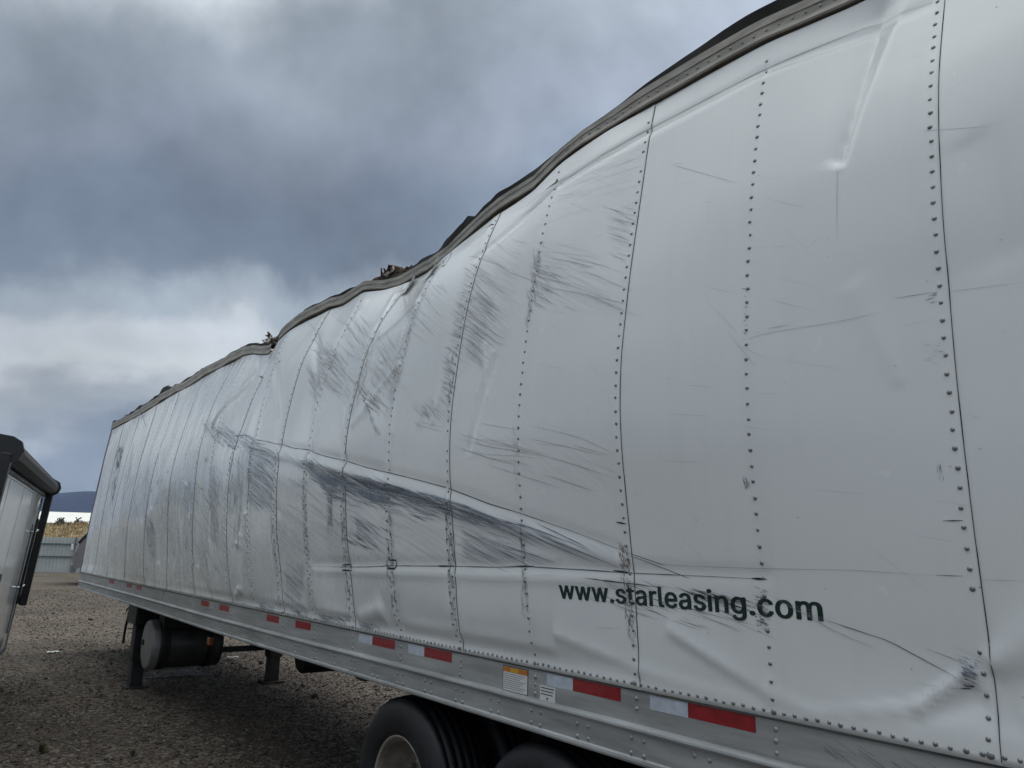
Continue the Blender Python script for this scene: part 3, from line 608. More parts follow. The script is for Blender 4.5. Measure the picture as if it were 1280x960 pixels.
for _ in range(46):      # small sharp buckles through the crushed middle of the wall
    _y = _rd.uniform(3.0, 10.5); _z = _rd.uniform(1.5, 3.6); _a = _rd.choice([1.2, 1.35, .9, 1.75, 2.0]) + _rd.normal(0, .15); _l = _rd.uniform(.15, .55)
    DENTS.append((_y, _z, _y + _l*math.cos(_a), _z + _l*math.sin(_a), _rd.uniform(.010, .02), _rd.uniform(.02, .045), _rd.choice([-1, 1]) * _rd.uniform(.004, .010), _rd.choice(['ridge', 'fold'])))
# ------------------------------------------------------------------ the damaged trailer
trailer = tag(empty('box_trailer', (0, 7.4, 0)), 'long white box trailer with buckled scraped side and caved-in roof, on gravel', 'trailer')
T0 = Matrix.Translation((0, -7.4, 0))
def own(o):
    o.matrix_parent_inverse = T0; return o
def TB(mb, name, m, parent=None, kind=None, label=None):
    o = mb.build(name, m, parent or trailer, kind, label)
    if parent is None: own(o)
    return o

def frame(y, v, e=.004):
    """position, outward normal, tangents along y and up, on the finished face"""
    y = np.asarray(y, float).ravel(); v = np.asarray(v, float).ravel()
    lp = lap_at(y)
    P = wall(y, v, lp); dy = wall(y + e, v) - wall(y - e, v); dvv = wall(y, v + e) - wall(y, v - e)
    n = np.cross(dvv, dy); n /= np.linalg.norm(n, axis=1)[:, None]
    n = np.where(n[:, :1] > 0, -n, n)
    return P, n, dy / np.linalg.norm(dy, axis=1)[:, None], dvv / np.linalg.norm(dvv, axis=1)[:, None]

def lining(y):          # how far the sheet has dropped from under the head rail
    return .011 + .013 * np.clip(np.sin(2.3*y + .5), 0, 1)**2 * np.interp(y, [0, 2.0, 3, 5, 9], [.6, 1, .7, .6, .2])

def dome(P, n, ty, tv, r, h, k=9):
    keep = rng.rand(len(P)) > .012
    P, n, ty, tv = P[keep], n[keep], ty[keep], tv[keep]
    r = r * rng.uniform(.86, 1.12, (len(P), 1, 1)); h = h * rng.uniform(.7, 1.25, (len(P), 1, 1))
    P = P + ty * rng.normal(0, .0012, (len(P), 1)) + tv * rng.normal(0, .0012, (len(P), 1))
    """low domed rivet heads at P"""
    P = P[:, None, :]; ang = np.arange(k) * 2*np.pi/k
    def ring(rad, up): return P + n[:, None, :] * up + rad * (ty[:, None, :] * np.cos(ang)[None, :, None] + tv[:, None, :] * np.sin(ang)[None, :, None])
    V = np.concatenate([ring(r, -.001), ring(r*.92, h*.45), ring(r*.55, h*.9), P + n[:, None, :]*h], 1)       # 3k+1 each
    F = []
    for a in range(k):
        b = (a+1) % k
        for q in (0, k):
            F += [(q+a, q+b, q+k+b), (q+a, q+k+b, q+k+a)]
        F.append((2*k+a, 2*k+b, 3*k))
    F = np.array(F); m = len(P); off = (np.arange(m) * (3*k+1))[:, None, None]
    return V.reshape(-1, 3), (F[None] + off).reshape(-1, 3)

def soft_mask(y, v, pg, feather):
    """1 well inside the polygon (y, v), easing to 0 a little way outside its edge"""
    out = np.zeros(len(y)); lo, hi = pg.min(0), pg.max(0)
    k = np.where((y > lo[0] - feather*2) & (y < hi[0] + feather*2) & (v > lo[1] - feather) & (v < hi[1] + feather))[0]
    if not len(k): return out
    px, py = y[k], v[k]*2.5; q = pg * np.array([1, 2.5]); ins = np.zeros(len(k), bool); dm = np.full(len(k), 9.0); j = len(q) - 1
    for i in range(len(q)):
        a, b = q[j], q[i]
        with np.errstate(divide='ignore', invalid='ignore'):
            ins ^= ((b[1] > py) != (a[1] > py)) & (px < (a[0] - b[0]) * (py - b[1]) / (a[1] - b[1]) + b[0])
        e = b - a; t = np.clip(((px - a[0])*e[0] + (py - a[1])*e[1]) / max(1e-9, e @ e), 0, 1)
        dm = np.minimum(dm, np.hypot(px - a[0] - t*e[0], py - a[1] - t*e[1])); j = i
    sd = np.where(ins, dm, -dm); m = np.clip(sd / (2*feather) + .35, 0, 1); out[k] = m*m*(3 - 2*m); return out

def poly_area(poly):
    q = np.array(poly) * np.array([1, 2.5]); a, b = q, np.roll(q, -1, 0); return abs((a[:, 0]*b[:, 1] - b[:, 0]*a[:, 1]).sum()) / 2 + 1e-4

NV = 136
for p in range(0, len(ROWS) - 2, 2):
    ya, yb = ROWS[p] - .022, ROWS[p+2] + .004
    if p == 0: ya = Y_REAR
    if p + 2 >= len(ROWS) - 1: yb = Y_NOSE
    step = .014 if p < 6 else .022
    yy = np.unique(np.concatenate([np.linspace(ya, yb, max(8, int((yb-ya)/step))), [ROWS[p+1]]]))
    vv = np.linspace(0, 1, NV)
    Y, V = np.meshgrid(yy, vv, indexing='ij')
    Vt = V * (1 - lining(Y))
    P = wall(Y.ravel(), Vt.ravel(), np.where(np.abs(Y.ravel() - ya) < 1e-6, .0032, np.where(Y.ravel() > yb - .03, 0, lap_at(np.minimum(np.maximum(Y.ravel(), ya), yb - .03))))).reshape(*Y.shape, 3)
    # turn the rear and lower edges in so that the sheet shows its thickness
    lip = P[0].copy(); lip[:, 0] += .0045
    P = np.concatenate([lip[None], P], 0)
    bl = P[:, 0].copy(); bl[:, 0] += .004
    P = np.concatenate([bl[:, None], P], 1)
    a, b = P.shape[:2]; idx = np.arange(a*b).reshape(a, b)
    F = np.stack([idx[:-1, :-1], idx[:-1, 1:], idx[1:, 1:], idx[1:, :-1]], -1).reshape(-1, 4)
    yg, zg = P[..., 1].ravel(), P[..., 2].ravel()
    line = np.interp(yg, [2.1, 2.9, 4.5, 5.8, 7.6, 9.5, 15.5], [1.78, 1.95, 2.31, 2.54, 2.95, 3.2, 2.9])
    g = np.clip((yg - 2.3) / 3.5, 0, 1) * np.clip((line - zg) / .5, 0, 1) * np.clip((zg - 1.2) / .4, .35, 1)
    g = np.maximum(g, .25 * np.clip((yg - 8) / 2, 0, 1) * np.clip((3.5 - zg) / .6, 0, 1))
    sh = own(np_mesh('side_panel', P.reshape(-1, 3), F, 'wall', True, trailer, None, ('grime', g)))
    vg = np.clip((zg - Z_SILL) / (head(yg) - Z_SILL), 0, 1)
    for at_, tn_ in (('smear_grey', 'g'), ('smear_blue', 'b')):
        sm_ = np.zeros(len(yg))
        for poly, d_, ln_, cnt_, w_, t_ in SCUFFS:
            if t_ != tn_: continue
            sm_ = np.maximum(sm_, soft_mask(yg, vg, np.array(poly), .05 if tn_ == 'g' else .035) * min(1.0, max(.10, 1.5 * cnt_ * ln_ * w_ / poly_area(poly))))
        a_ = sh.data.attributes.new(at_, 'FLOAT', 'POINT'); a_.data.foreach_set('value', sm_.astype(np.float32))
    # dark strip on the lap edge, its colour standing in for gap shade
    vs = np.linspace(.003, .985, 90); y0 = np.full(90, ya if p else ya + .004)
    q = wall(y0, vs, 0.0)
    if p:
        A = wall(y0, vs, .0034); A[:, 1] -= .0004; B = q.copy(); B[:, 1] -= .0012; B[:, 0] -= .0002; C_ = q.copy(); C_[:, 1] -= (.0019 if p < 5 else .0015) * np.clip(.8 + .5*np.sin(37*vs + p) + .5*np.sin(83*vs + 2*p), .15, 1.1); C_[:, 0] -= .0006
        TB(MB().grid(np.stack([A, B, C_]), False), 'seam_shade_strip', 'gap_shade_and_joint', sh)
    # rivets of the two posts and of the sill
    ry, rv = [], []
    for k in ((p, p+1) if p else (p+1,)):
        y = ROWS[k]; zs = np.arange(Z_SILL + .055, float(head(np.array([y]))[0]) - .07, .0525)
        rv += list((zs - Z_SILL) / (float(head(np.array([y]))[0]) - Z_SILL)); ry += [y + (.0 if k % 2 == 0 else 0)] * len(zs)
        if 3.0 < y < 8.5:                                        # doubled lower down where a repair strip was let in
            zd = np.arange(Z_SILL + .08, float(np.interp(y, [2.1, 4.5, 7.6], [1.75, 2.28, 2.9])), .0525)
            rv += list((zd - Z_SILL) / (float(head(np.array([y]))[0]) - Z_SILL)); ry += [y + .034] * len(zd)
    P1, n1_, ty, tv = frame(np.array(ry), np.array(rv))
    ys = np.arange(ROWS[p] + .02, ROWS[p+2] - .015, .0378)
    P2, n2_, ty2, tv2 = frame(ys, np.full(len(ys), .019 / 2.5))
    Va, Fa = dome(P1, n1_, ty, tv, .0072, .0046); Vb, Fb = dome(P2, n2_, ty2, tv2, .0072, .0046)
    yb_ = np.array([ROWS[p], ROWS[p+1]]); P3, n3_, ty3, tv3 = frame(yb_ + .002, np.full(2, .019/2.5)); Vc, Fc = dome(P3, n3_, ty3, tv3, (.0105), .0058)
    np_mesh('rivets', np.concatenate([Va, Vb, Vc]), np.concatenate([Fa, Fb + len(Va), Fc + len(Va) + len(Vb)]), 'rivet', True, sh, 'stuff')

# inner lining seen in the gap under the head rail
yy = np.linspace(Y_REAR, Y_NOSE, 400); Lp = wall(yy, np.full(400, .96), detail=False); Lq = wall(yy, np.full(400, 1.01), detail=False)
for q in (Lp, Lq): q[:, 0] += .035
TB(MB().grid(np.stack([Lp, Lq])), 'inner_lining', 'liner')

# ---- rub marks: thin streaks lying on the sheets
def streaks(specs, lines, tone):
    RY, RV, RW, RL = [], [], [], []
    def ribbon(py, pv, w): RY.append(py); RV.append(pv); RW.append(w); RL.append(len(py))
    for poly, d, ln, cnt, w, tn in specs:
        if tn != tone: continue
        pg = np.array(poly); lo, hi = pg.min(0), pg.max(0); k = 0; tries = 0
        cnt_ = int(cnt * (.5 if tone in 'gb' else 1.0))
        while k < cnt_ and tries < cnt * 30:
            tries += 1
            c = lo + rng.rand(2) * (hi - lo); inside = False; j = len(pg) - 1
            for i in range(len(pg)):
                if (pg[i, 1] > c[1]) != (pg[j, 1] > c[1]) and c[0] < (pg[j, 0]-pg[i, 0])*(c[1]-pg[i, 1])/(pg[j, 1]-pg[i, 1]) + pg[i, 0]: inside = not inside
                j = i
            if not inside: continue
            qn = (c - (lo + hi)/2) / ((hi - lo)/2)
            if rng.rand() < .75*min(1, (qn**2).sum()): continue
            k += 1
            a = rng.normal(0, .045); dd = np.array([d[0]*math.cos(a) - d[1]*math.sin(a), d[0]*math.sin(a) + d[1]*math.cos(a)])
            l = ln * rng.uniform(.25, 1.1) * (1 if rng.rand() < .8 else 1.5); m = max(3, int(l / .04) + 2)
            t = np.linspace(-.5, .5, m)
            py = c[0] + dd[0]*l*t; pv = c[1] + dd[1]*l*t/2.5
            ww = w * rng.uniform(.2, 1.0) * np.clip(1.15 - np.abs(2*t)**2, .12, 1)
            ribbon(np.clip(py, .32, 15.46), pv, ww)
    for pts, w, tn in lines:
        if tn != tone: continue
        pts = np.array(pts, float); seg = np.hypot(np.diff(pts[:, 0]), 2.5*np.diff(pts[:, 1])); t = np.concatenate([[0], np.cumsum(seg)])
        m = max(3, int(t[-1] / .03)); u = np.linspace(0, t[-1], m); py, pv = np.interp(u, t, pts[:, 0]), np.interp(u, t, pts[:, 1])
        base = .75 + .5*np.interp(u, np.arange(0, t[-1] + .3, .07), rng.rand(len(np.arange(0, t[-1] + .3, .07)))) - .25
        ends = np.clip(np.minimum(u, t[-1] - u) / (.15 * t[-1] + 1e-6), .35, 1)
        ribbon(py, pv, w * base * ends)
    if not RL: return
    L = np.array(RL); st = np.cumsum(L) - L; y, v, w = np.concatenate(RY), np.clip(np.concatenate(RV), .002, .995), np.concatenate(RW)
    P, nn, _a, _b = frame(y, v)
    nxt, prv = np.arange(len(y)) + 1, np.arange(len(y)) - 1
    prv[st] = st; nxt[st + L - 1] = st + L - 1
    d = P[nxt] - P[prv]; d /= np.maximum(np.linalg.norm(d, axis=1)[:, None], 1e-9)
    s = np.cross(d, nn); s /= np.maximum(np.linalg.norm(s, axis=1)[:, None], 1e-9)
    c = P + nn * (.0016 + .0005 * np.repeat(rng.rand(len(L)), L))[:, None]
    V = np.stack([c - s*w[:, None]/2, c + s*w[:, None]/2], 1).reshape(-1, 3)
    i = np.setdiff1d(np.arange(len(y)), st + L - 1)
    own(np_mesh('scuff_marks', V, np.stack([2*i, 2*i+1, 2*i+3, 2*i+2], 1), 'scuff_' + tone, False, trailer, 'stuff'))
for k in range(70):          # stray fine scratches and specks on the cleaner sheets
    y_, v_ = rng.uniform(.4, 3.3), rng.uniform(.06, .9); a_ = rng.normal(-.35, .35); l_ = rng.uniform(.03, .22)
    LINES.append(([(y_, v_), (max(.33, y_ - l_*math.cos(a_)), min(.97, max(.03, v_ + l_*math.sin(a_)/2.5)))], rng.uniform(.0006, .0013), 'g'))
for k in range(90):
    y_, v_ = rng.uniform(.4, 4.5), rng.uniform(.05, .9); LINES.append(([(y_, v_), (y_ - rng.uniform(.003, .009), v_ - .0008)], rng.uniform(.0015, .004), rng.choice(['d', 'g'])))
for tone in 'gbdknw': streaks(SCUFFS, LINES, tone)

# ---- lettering
cu = bpy.data.curves.new('lettering', 'FONT'); cu.body = 'www.starleasing.com'; cu.size = .128; cu.resolution_u = 3
try: cu.font = bpy.data.fonts.load(bpy.utils.system_resource('DATAFILES', path='fonts') + '/Inter.woff2')
except Exception: cu.offset = .002
cu.space_character = 1.03
tmp = bpy.data.objects.new('lettering_tmp', cu); COL.objects.link(tmp); bpy.context.view_layer.update()
tm = bpy.data.meshes.new_from_object(tmp.evaluated_get(bpy.context.evaluated_depsgraph_get())); bpy.data.objects.remove(tmp)
bm = bmesh.new()
for i, (sx, sz) in enumerate(((0, 0), (-.0030, 0), (.0030, 0), (-.0016, .0012), (.0016, -.0012), (-.0016, -.0012), (.0016, .0012), (-.002, .001), (.002, -.001))):     # heavier strokes
    tm2 = tm.copy(); tm2.transform(Matrix.Translation((sx, sz, .00003*i))); bm.from_mesh(tm2)
bmesh.ops.triangulate(bm, faces=bm.faces[:])
xs = [q.co.x for q in bm.verts]; x0, x1 = min(xs), max(xs)
for k in range(1, 70):
    bmesh.ops.bisect_plane(bm, geom=bm.verts[:] + bm.edges[:] + bm.faces[:], plane_co=(x0 + (x1-x0)*k/70, 0, 0), plane_no=(1, 0, 0))
for k in range(-2, 7):
    bmesh.ops.bisect_plane(bm, geom=bm.verts[:] + bm.edges[:] + bm.faces[:], plane_co=(0, k*.0165, 0), plane_no=(0, 1, 0))
bmesh.ops.triangulate(bm, faces=bm.faces[:]); bm.verts.index_update()
co = np.array([q.co for q in bm.verts]); fc = np.array([[q.index for q in f.verts] for f in bm.faces]); bm.free()
ly = 2.521 - (co[:, 0] - x0) / (x1 - x0) * 1.187; lz = 1.588 + co[:, 1] * 1.09
lv = (lz - Z_SILL) / (head(ly) - Z_SILL); P, nn, _a, _b = frame(ly, lv)
own(np_mesh('lettering', P + nn * (.0010 + co[:, 2:3]), fc, 'letter', False, trailer, None))

# ---- bottom rail
def sag(y): return -.012 * np.exp(-((np.asarray(y) - 7.0) / 2.6)**2)
PROF = [(.022, 1.300), (.004, 1.300), (.004, 1.158), (-.006, 1.154), (-.016, 1.147), (-.018, 1.140), (-.014, 1.131), (-.004, 1.126), (-.004, 1.046), (-.011, 1.040), (-.013, 1.030), (-.011, 1.022), (.06, 1.022), (.06, 1.05)]
yy = np.linspace(Y_REAR, 15.46, 160)
G = np.array([[(x, y, z + (0 if z > 1.29 else float(sag(y)))) for x, z in PROF] for y in yy])
rail = TB(MB().grid(G, False, True), 'bottom_rail', 'rail')
e0 = .0
dk = MB().grid(np.array([[(-.0012, y, 1.2725), (-.0004, y, 1.2795)] for y in yy]), False); TB(dk, 'sill_shade_line', 'gap_shade_and_joint', rail)  # dark strip added as painted shade under the sheets' lower edge
ry, rz, big = [], [], []
for k in range(-2, 52):
    yc = .62 + .2995 * k
    if yc > 15.3: break
    for dy_ in (-.031, .031):
        for z_ in (1.106, 1.056): ry.append(yc + dy_); rz.append(z_)
rxx = [-.004] * len(ry)
for y in ROWS:
    if Y_REAR < y < 15.3:
        for z_ in (1.245, 1.212, 1.178): ry.append(y); rz.append(z_); rxx.append(.004)
ry = np.array(ry); P = np.stack([np.array(rxx), ry, np.array(rz) + sag(ry)], -1); k = len(P)
Vd, Fd = dome(P, np.tile([-1., 0, 0], (k, 1)), np.tile([0, 1., 0], (k, 1)), np.tile([0, 0, 1.], (k, 1)), .0090, .0060)
own(np_mesh('rail_rivets', Vd, Fd, 'rail_rivet', True, trailer, 'stuff'))
TB(MB().box((.0025, 9.44, 1.03), (.006, 9.448, 1.27)), 'rail_joint', 'gap_shade_and_joint')
# reflective tape: white and red lengths along the rail (y from, y to, z bottom, z top)
def plate(name, m, y0, y1, z0, z1, x=.004, t=.0012, parent=None, label=None):
    s0, s1 = float(sag(y0)), float(sag(y1))
    mb = MB().add([(x - t, y0, z0+s0), (x - t, y1, z0+s1), (x - t, y1, z1+s1), (x - t, y0, z1+s0), (x, y0, z0+s0), (x, y1, z0+s1), (x, y1, z1+s1), (x, y0, z1+s0)],
                  [(0, 1, 2, 3), (0, 4, 5, 1), (1, 5, 6, 2), (2, 6, 7, 3), (3, 7, 4, 0)])
    return TB(mb, name, m, parent, None, label)
for yr0, yr1, yw1 in ((1.604, 1.880, 2.058), (2.210, 2.485, 2.652), (3.409, 3.682, 3.853), (4.010, 4.288, 4.47), (5.225, 5.50, 5.66), (5.832, 6.095, 6.26), (7.05, 7.33, 7.5), (7.66, 7.925, 8.1), (10.57, 10.85, 11.0), (11.14, 11.47, 11.62), (12.34, 12.71, 12.88), (.40, .675, .85)):
    tp = plate('reflective_tape', 'red_tape', yr0, yr1, 1.2225, 1.2718, label='red length of reflective tape')
    plate('white_tape', 'white_tape' if yr1 < 4.5 else 'dirty_tape', yr1 + .001, yw1, 1.2205, 1.2700, parent=tp)
st = plate('warning_label', 'ink', 2.783, 2.970, 1.156, 1.2655, label='white warning label with yellow heading')
plate('label_face', 'label_white', 2.787, 2.966, 1.160, 1.262, x=.0026, t=.0006, parent=st)
plate('label_heading', 'label_orange', 2.787, 2.966, 1.240, 1.2615, x=.0019, t=.0005, parent=st)
plate('label_heading', 'label_yellow', 2.85, 2.91, 1.2415, 1.259, x=.0013, t=.0004, parent=st)
lt = MB()
for k in range(8):
    z = 1.232 - k*.0088
    lt.add([(.0017, 2.962, z), (.0017, 2.80 + .02*((k*7) % 3), z), (.0017, 2.80 + .02*((k*7) % 3), z - .0030), (.0017, 2.962, z - .0030)], [(0, 1, 2, 3)])
TB(lt, 'label_print', 'faint_ink', st)
s2 = plate('small_label', 'label_white', 2.598, 2.699, 1.152, 1.2155, label='small white label with a black down arrow')
lt = MB()
for k in range(3): lt.add([(.0024, 2.692, 1.2085 - k*.0125), (.0024, 2.605 + .004*k, 1.2085 - k*.0125), (.0024, 2.605 + .004*k, 1.2045 - k*.0125), (.0024, 2.692, 1.2045 - k*.0125)], [(0, 1, 2, 3)])
lt.add([(.0024, 2.657, 1.169), (.0024, 2.641, 1.169), (.0024, 2.649, 1.158)], [(0, 1, 2)])
TB(lt, 'label_print', 'ink', s2)
sc = MB()
for k in range(20):
    y = rng.uniform(1.02, 1.38); z = 1.268 - (1.42 - y)*.05 - rng.rand()*.05; l = rng.uniform(.03, .12); w = rng.uniform(.0005, .0014)
    sc.add([(.0028, y, z), (.0028, y - l, z - l*.45), (.0028, y - l, z - l*.45 - w), (.0028, y, z - w)], [(0, 1, 2, 3)])
TB(sc, 'scuff_marks', 'scuff_d', None, 'stuff')

# ---- head rail, broken where the roof folded
_kj = np.random.RandomState(31); KINK_Y = np.cumsum(_kj.uniform(.16, .62, 60)) - .9; KINK_X = _kj.normal(0, .008, 60); KINK_Z = _kj.normal(0, .006, 60)
def xtop(y):
    y = np.asarray(y, float); a = wall(y, np.full(y.shape, .995), detail=False)[:, 0]; b = wall(np.minimum(y + .15, 15.4), np.full(y.shape, .995), detail=False)[:, 0]; c = wall(np.maximum(y - .15, -.7), np.full(y.shape, .995), detail=False)[:, 0]
    return (a + b + c) / 3
RIDGE = np.array([[-.72, 3.99], [1.52, 3.965], [1.73, 3.972], [1.93, 3.962], [2.15, 3.938], [2.43, 3.915], [2.557, 3.890], [2.684, 3.862], [3.02, 3.848], [3.20, 3.842], [3.358, 3.850], [3.46, 3.835], [3.60, 3.80], [3.68, 3.835],
 [3.74, 3.800], [3.789, 3.789], [3.915, 3.768], [4.0, 3.772], [4.086, 3.755], [4.205, 3.757], [4.30, 3.785], [4.384, 3.790], [4.559, 3.792], [4.654, 3.775], [4.9, 3.785], [5.10, 3.80], [5.242, 3.818], [5.523, 3.827], [5.749, 3.838], [6.143, 3.826], [6.361, 3.738], [6.791, 3.69], [6.95, 3.685],
 [7.05, 3.70], [7.3, 3.745], [7.661, 3.833], [8.019, 3.872], [8.725, 3.890], [9.49, 3.879], [9.736, 3.872], [10.454, 3.886], [10.9, 3.89], [11.2, 3.95], [11.45, 3.955], [11.6, 3.905], [12.6, 3.91], [13.159, 3.945], [13.4, 3.91], [14.2, 3.925], [14.35, 3.965], [14.6, 3.93], [15.304, 3.985], [15.47, 3.99]])
for ya, yb in ((Y_REAR, 6.955), (6.985, 15.47)):
    yy = np.unique(np.concatenate([np.linspace(ya, yb, int((yb-ya)/.12)), [q for q in list(HEAD[:, 0]) + list(KINK_Y) if ya < q < yb]])); xt_, hd = xtop(yy), head(yy); rw = np.interp(yy, [2.1, 2.7, 5.0, 7.0, 9, 15], [.084, .060, .058, .070, .086, .096])
    amp = np.interp(yy, [-.7, 2.0, 3.0], [.3, .4, 1]); wv = amp*np.interp(yy, KINK_Y, KINK_X); hd = np.interp(yy, HEAD[:, 0], HEAD[:, 1]) + amp*np.interp(yy, KINK_Y, KINK_Z)
    if ya < 0: wv = wv + .05 * np.clip((yy - 6.75) / .2, 0, 1)
    pr = [(.03, -.012), (-.010, -.014), (-.013, -.006), (-.011, .0), (-.009, .012), (-.009, .5), (-.013, .55), (-.013, .6), (-.009, .65), (-.009, 1.0), (.03, 1.0)]
    G = np.array([[(xt_[i] + dx + wv[i], yy[i], hd[i] + (dzz if dzz < 0.02 else dzz*rw[i])) for dx, dzz in pr] for i in range(len(yy))])
    tr = TB(MB().grid(G, False), 'top_rail', 'top_rail')
    ry = np.arange(ya + .05, yb - .05, .055); k = len(ry)
    P = np.stack([xtop(ry) - .0092 + np.interp(ry, [-.7, 2.0, 3.0], [.3, .4, 1])*np.interp(ry, KINK_Y, KINK_X), ry, np.interp(ry, HEAD[:, 0], HEAD[:, 1]) + .026], -1)
    Vd, Fd = dome(P, np.tile([-1., 0, 0], (k, 1)), np.tile([0, 1., 0], (k, 1)), np.tile([0, 0, 1.], (k, 1)), .0065, .004, 6)
    np_mesh('rail_rivets', Vd, Fd, 'rivet', True, tr, 'stuff')
    # torn roof edge standing up behind the rail
    yy = np.linspace(ya, yb, int((yb-ya)/.02)); xt_, hd = xtop(yy), head(yy); rw = np.interp(yy, [2.1, 2.7, 5.0, 7.0, 9, 15], [.084, .060, .058, .070, .086, .096])
    top = np.maximum(np.interp(yy, RIDGE[:, 0], RIDGE[:, 1]) + np.interp(yy, np.arange(-1, 16, .09), rng.normal(0, .007, len(np.arange(-1, 16, .09)))) * np.clip((yy - 2.6), .12, 1), hd + rw + .004)
    top = hd + (top - hd) * np.interp(yy, [2.2, 2.7, 6.8, 7.2], [.92, .84, .86, 1]); top = np.maximum(top, hd + rw + .004)
    lean = .012*np.sin(3.1*yy) + .006*np.sin(11*yy)
    sec = [(.028, lambda i: hd[i] + rw[i]*.9), (.004, lambda i: hd[i] + rw[i]*1.01), (.002, lambda i: hd[i] + rw[i] + (top[i]-hd[i]-rw[i])*.5), (.0, lambda i: top[i]), (.016, lambda i: top[i] + .004), (.05, lambda i: top[i] - .004), (.06, lambda i: hd[i] + rw[i]*.7)]
    G = np.array([[(xt_[i] + dx + lean[i] * max(0, min(1, j/3)), yy[i], fz(i)) for j, (dx, fz) in enumerate(sec)] for i in range(len(yy))])
    TB(MB().grid(G, False), 'torn_roof_edge', 'roof_dark')

# ---- roof skin, far wall, ends, floor
yy = np.linspace(Y_REAR, 15.46, 110); uu = np.linspace(0, 1, 26)
G = np.zeros((110, 26, 3))
for i, y in enumerate(yy):
    cave = np.interp(y, [-.7, 1.2, 3.5, 7, 9, 13, 15.4], [.05, .1, .45, .8, .5, .25, .02])
    x0_ = float(xtop(np.array([y]))[0]) + .06; z0_ = float(head(np.array([y]))[0]) + .03
    for j, u in enumerate(uu):
        G[i, j] = (x0_ + (2.56 - x0_)*u, y, z0_*(1-u) + 3.88*u - cave*math.sin(math.pi*u)**.7 + .03*math.sin(9*y + 4*u)*math.sin(math.pi*u))
TB(MB().grid(G, True), 'roof_skin', 'debris_white')
TB(MB().grid(np.array([[(2.60, y, 1.02), (2.60, y, 1.3), (2.62 + .02*math.sin(2*y), y, 2.4), (2.58, y, 3.95)] for y in yy]), True), 'far_wall', 'wall')
pn = wall(np.full(12, 15.45), np.linspace(0, 1, 12), detail=False)
nose = MB().grid(np.stack([pn + np.array([.02, .015, 0]), np.stack([np.full(12, 2.58), pn[:, 1] + .015, pn[:, 2]], -1)]), False).box((.03, 15.42, 1.03), (2.58, 15.46, 1.29)); TB(nose, 'nose_wall', 'wall')
ys_ = np.linspace(0, 1, 30); pc = wall(np.full(30, 15.45), ys_, detail=False)
cp = MB().tube([tuple(q + np.array([.006, .022, 0])) for q in pc], .016, 6); TB(cp, 'nose_corner_post', 'grey_trim')
TB(MB().box((.02, Y_REAR + .005, 1.03), (1.29, Y_REAR + .05, 3.86)), 'rear_door', 'wall'); TB(MB().box((1.31, Y_REAR + .005, 1.03), (2.58, Y_REAR + .05, 3.86)), 'rear_door', 'wall')
TB(MB().box((.03, Y_REAR + .06, 1.13), (2.57, 15.4, 1.18)), 'floor', 'chassis')
cm0 = None
for k in range(53):
    y = Y_REAR + .12 + .2995*k
    if y > 15.3: break
    if cm0 is None: cm0 = TB(MB().box((.065, -.03, 1.035), (2.53, .03, 1.04)).box((.065, -.004, 1.04), (2.53, .004, 1.128)), 'crossmember', 'chassis'); o = cm0
    else: o = cm0.copy(); COL.objects.link(o)
    o.location = (0, y, 0)

# ---- splintered roof pieces over the rail
def shards(name, m, y0, y1, z0, h, n, sx=.12, seed=1):
    """broken strips and slivers of the roof lying over the rail"""
    rs = np.random.RandomState(seed); mb = MB()
    for i in range(n):
        y = y0 + (y1-y0)*rs.rand(); x = float(xtop(np.array([y]))[0]) + .02 + .16*rs.rand(); z = z0 + h*rs.rand()**1.3*(1 - abs(2*(y-y0)/(y1-y0) - 1)**2)
        d = np.array([rs.normal(0, .45), 1.0, rs.normal(0, .22)]); d /= np.linalg.norm(d); u = np.cross(d, rs.normal(0, 1, 3)); u /= np.linalg.norm(u); w = np.cross(d, u)
        l = sx*rs.uniform(.4, 1.3); a_ = rs.uniform(.006, .028); t = rs.uniform(.002, .006); bend = u*rs.normal(0, .2)*l; o = np.array([x, y, z]); V = []
        for k in (-1, 0, 1):
            c = o + d*l*k*.5 + bend*(k*k); wd = a_*(1 if k < 1 else rs.uniform(.2, 1))
            V += [c - w*wd - u*t, c + w*wd - u*t, c + w*wd + u*t, c - w*wd + u*t]
        F = [(0, 3, 2, 1), (8, 9, 10, 11)]
        for k in (0, 4): F += [(k + j, k + (j+1) % 4, k + 4 + (j+1) % 4, k + 4 + j) for j in range(4)]
        mb.add(V, F)
    o = TB(mb, name, m, None, 'stuff'); return o
shards('splintered_roof_lining', 'debris_brown', 4.64, 5.20, 3.79, .055, 70, .13, 3)
shards('splintered_roof_lining', 'debris_white', 4.70, 5.05, 3.785, .045, 6, .11, 4)
shards('splintered_roof_lining', 'debris_tan', 4.6, 5.15, 3.790, .060, 16, .12, 14)
shards('splintered_roof_lining', 'debris_tan', 7.08, 7.42, 3.75, .075, 46, .12, 5)
shards('splintered_roof_lining', 'debris_brown', 7.1, 7.40, 3.755, .08, 22, .14, 15)
shards('splintered_roof_lining', 'debris_white', 7.02, 7.5, 3.73, .06, 14, .14, 6)
shards('splintered_roof_lining', 'roof_dark', 11.2, 11.6, 3.92, .045, 16, .16, 7)
shards('splintered_roof_lining', 'debris_white', 3.58, 3.72, 3.815, .04, 6, .08, 8)
shards('splintered_roof_lining', 'debris_tan', 14.0, 14.5, 3.95, .04, 14, .16, 9)
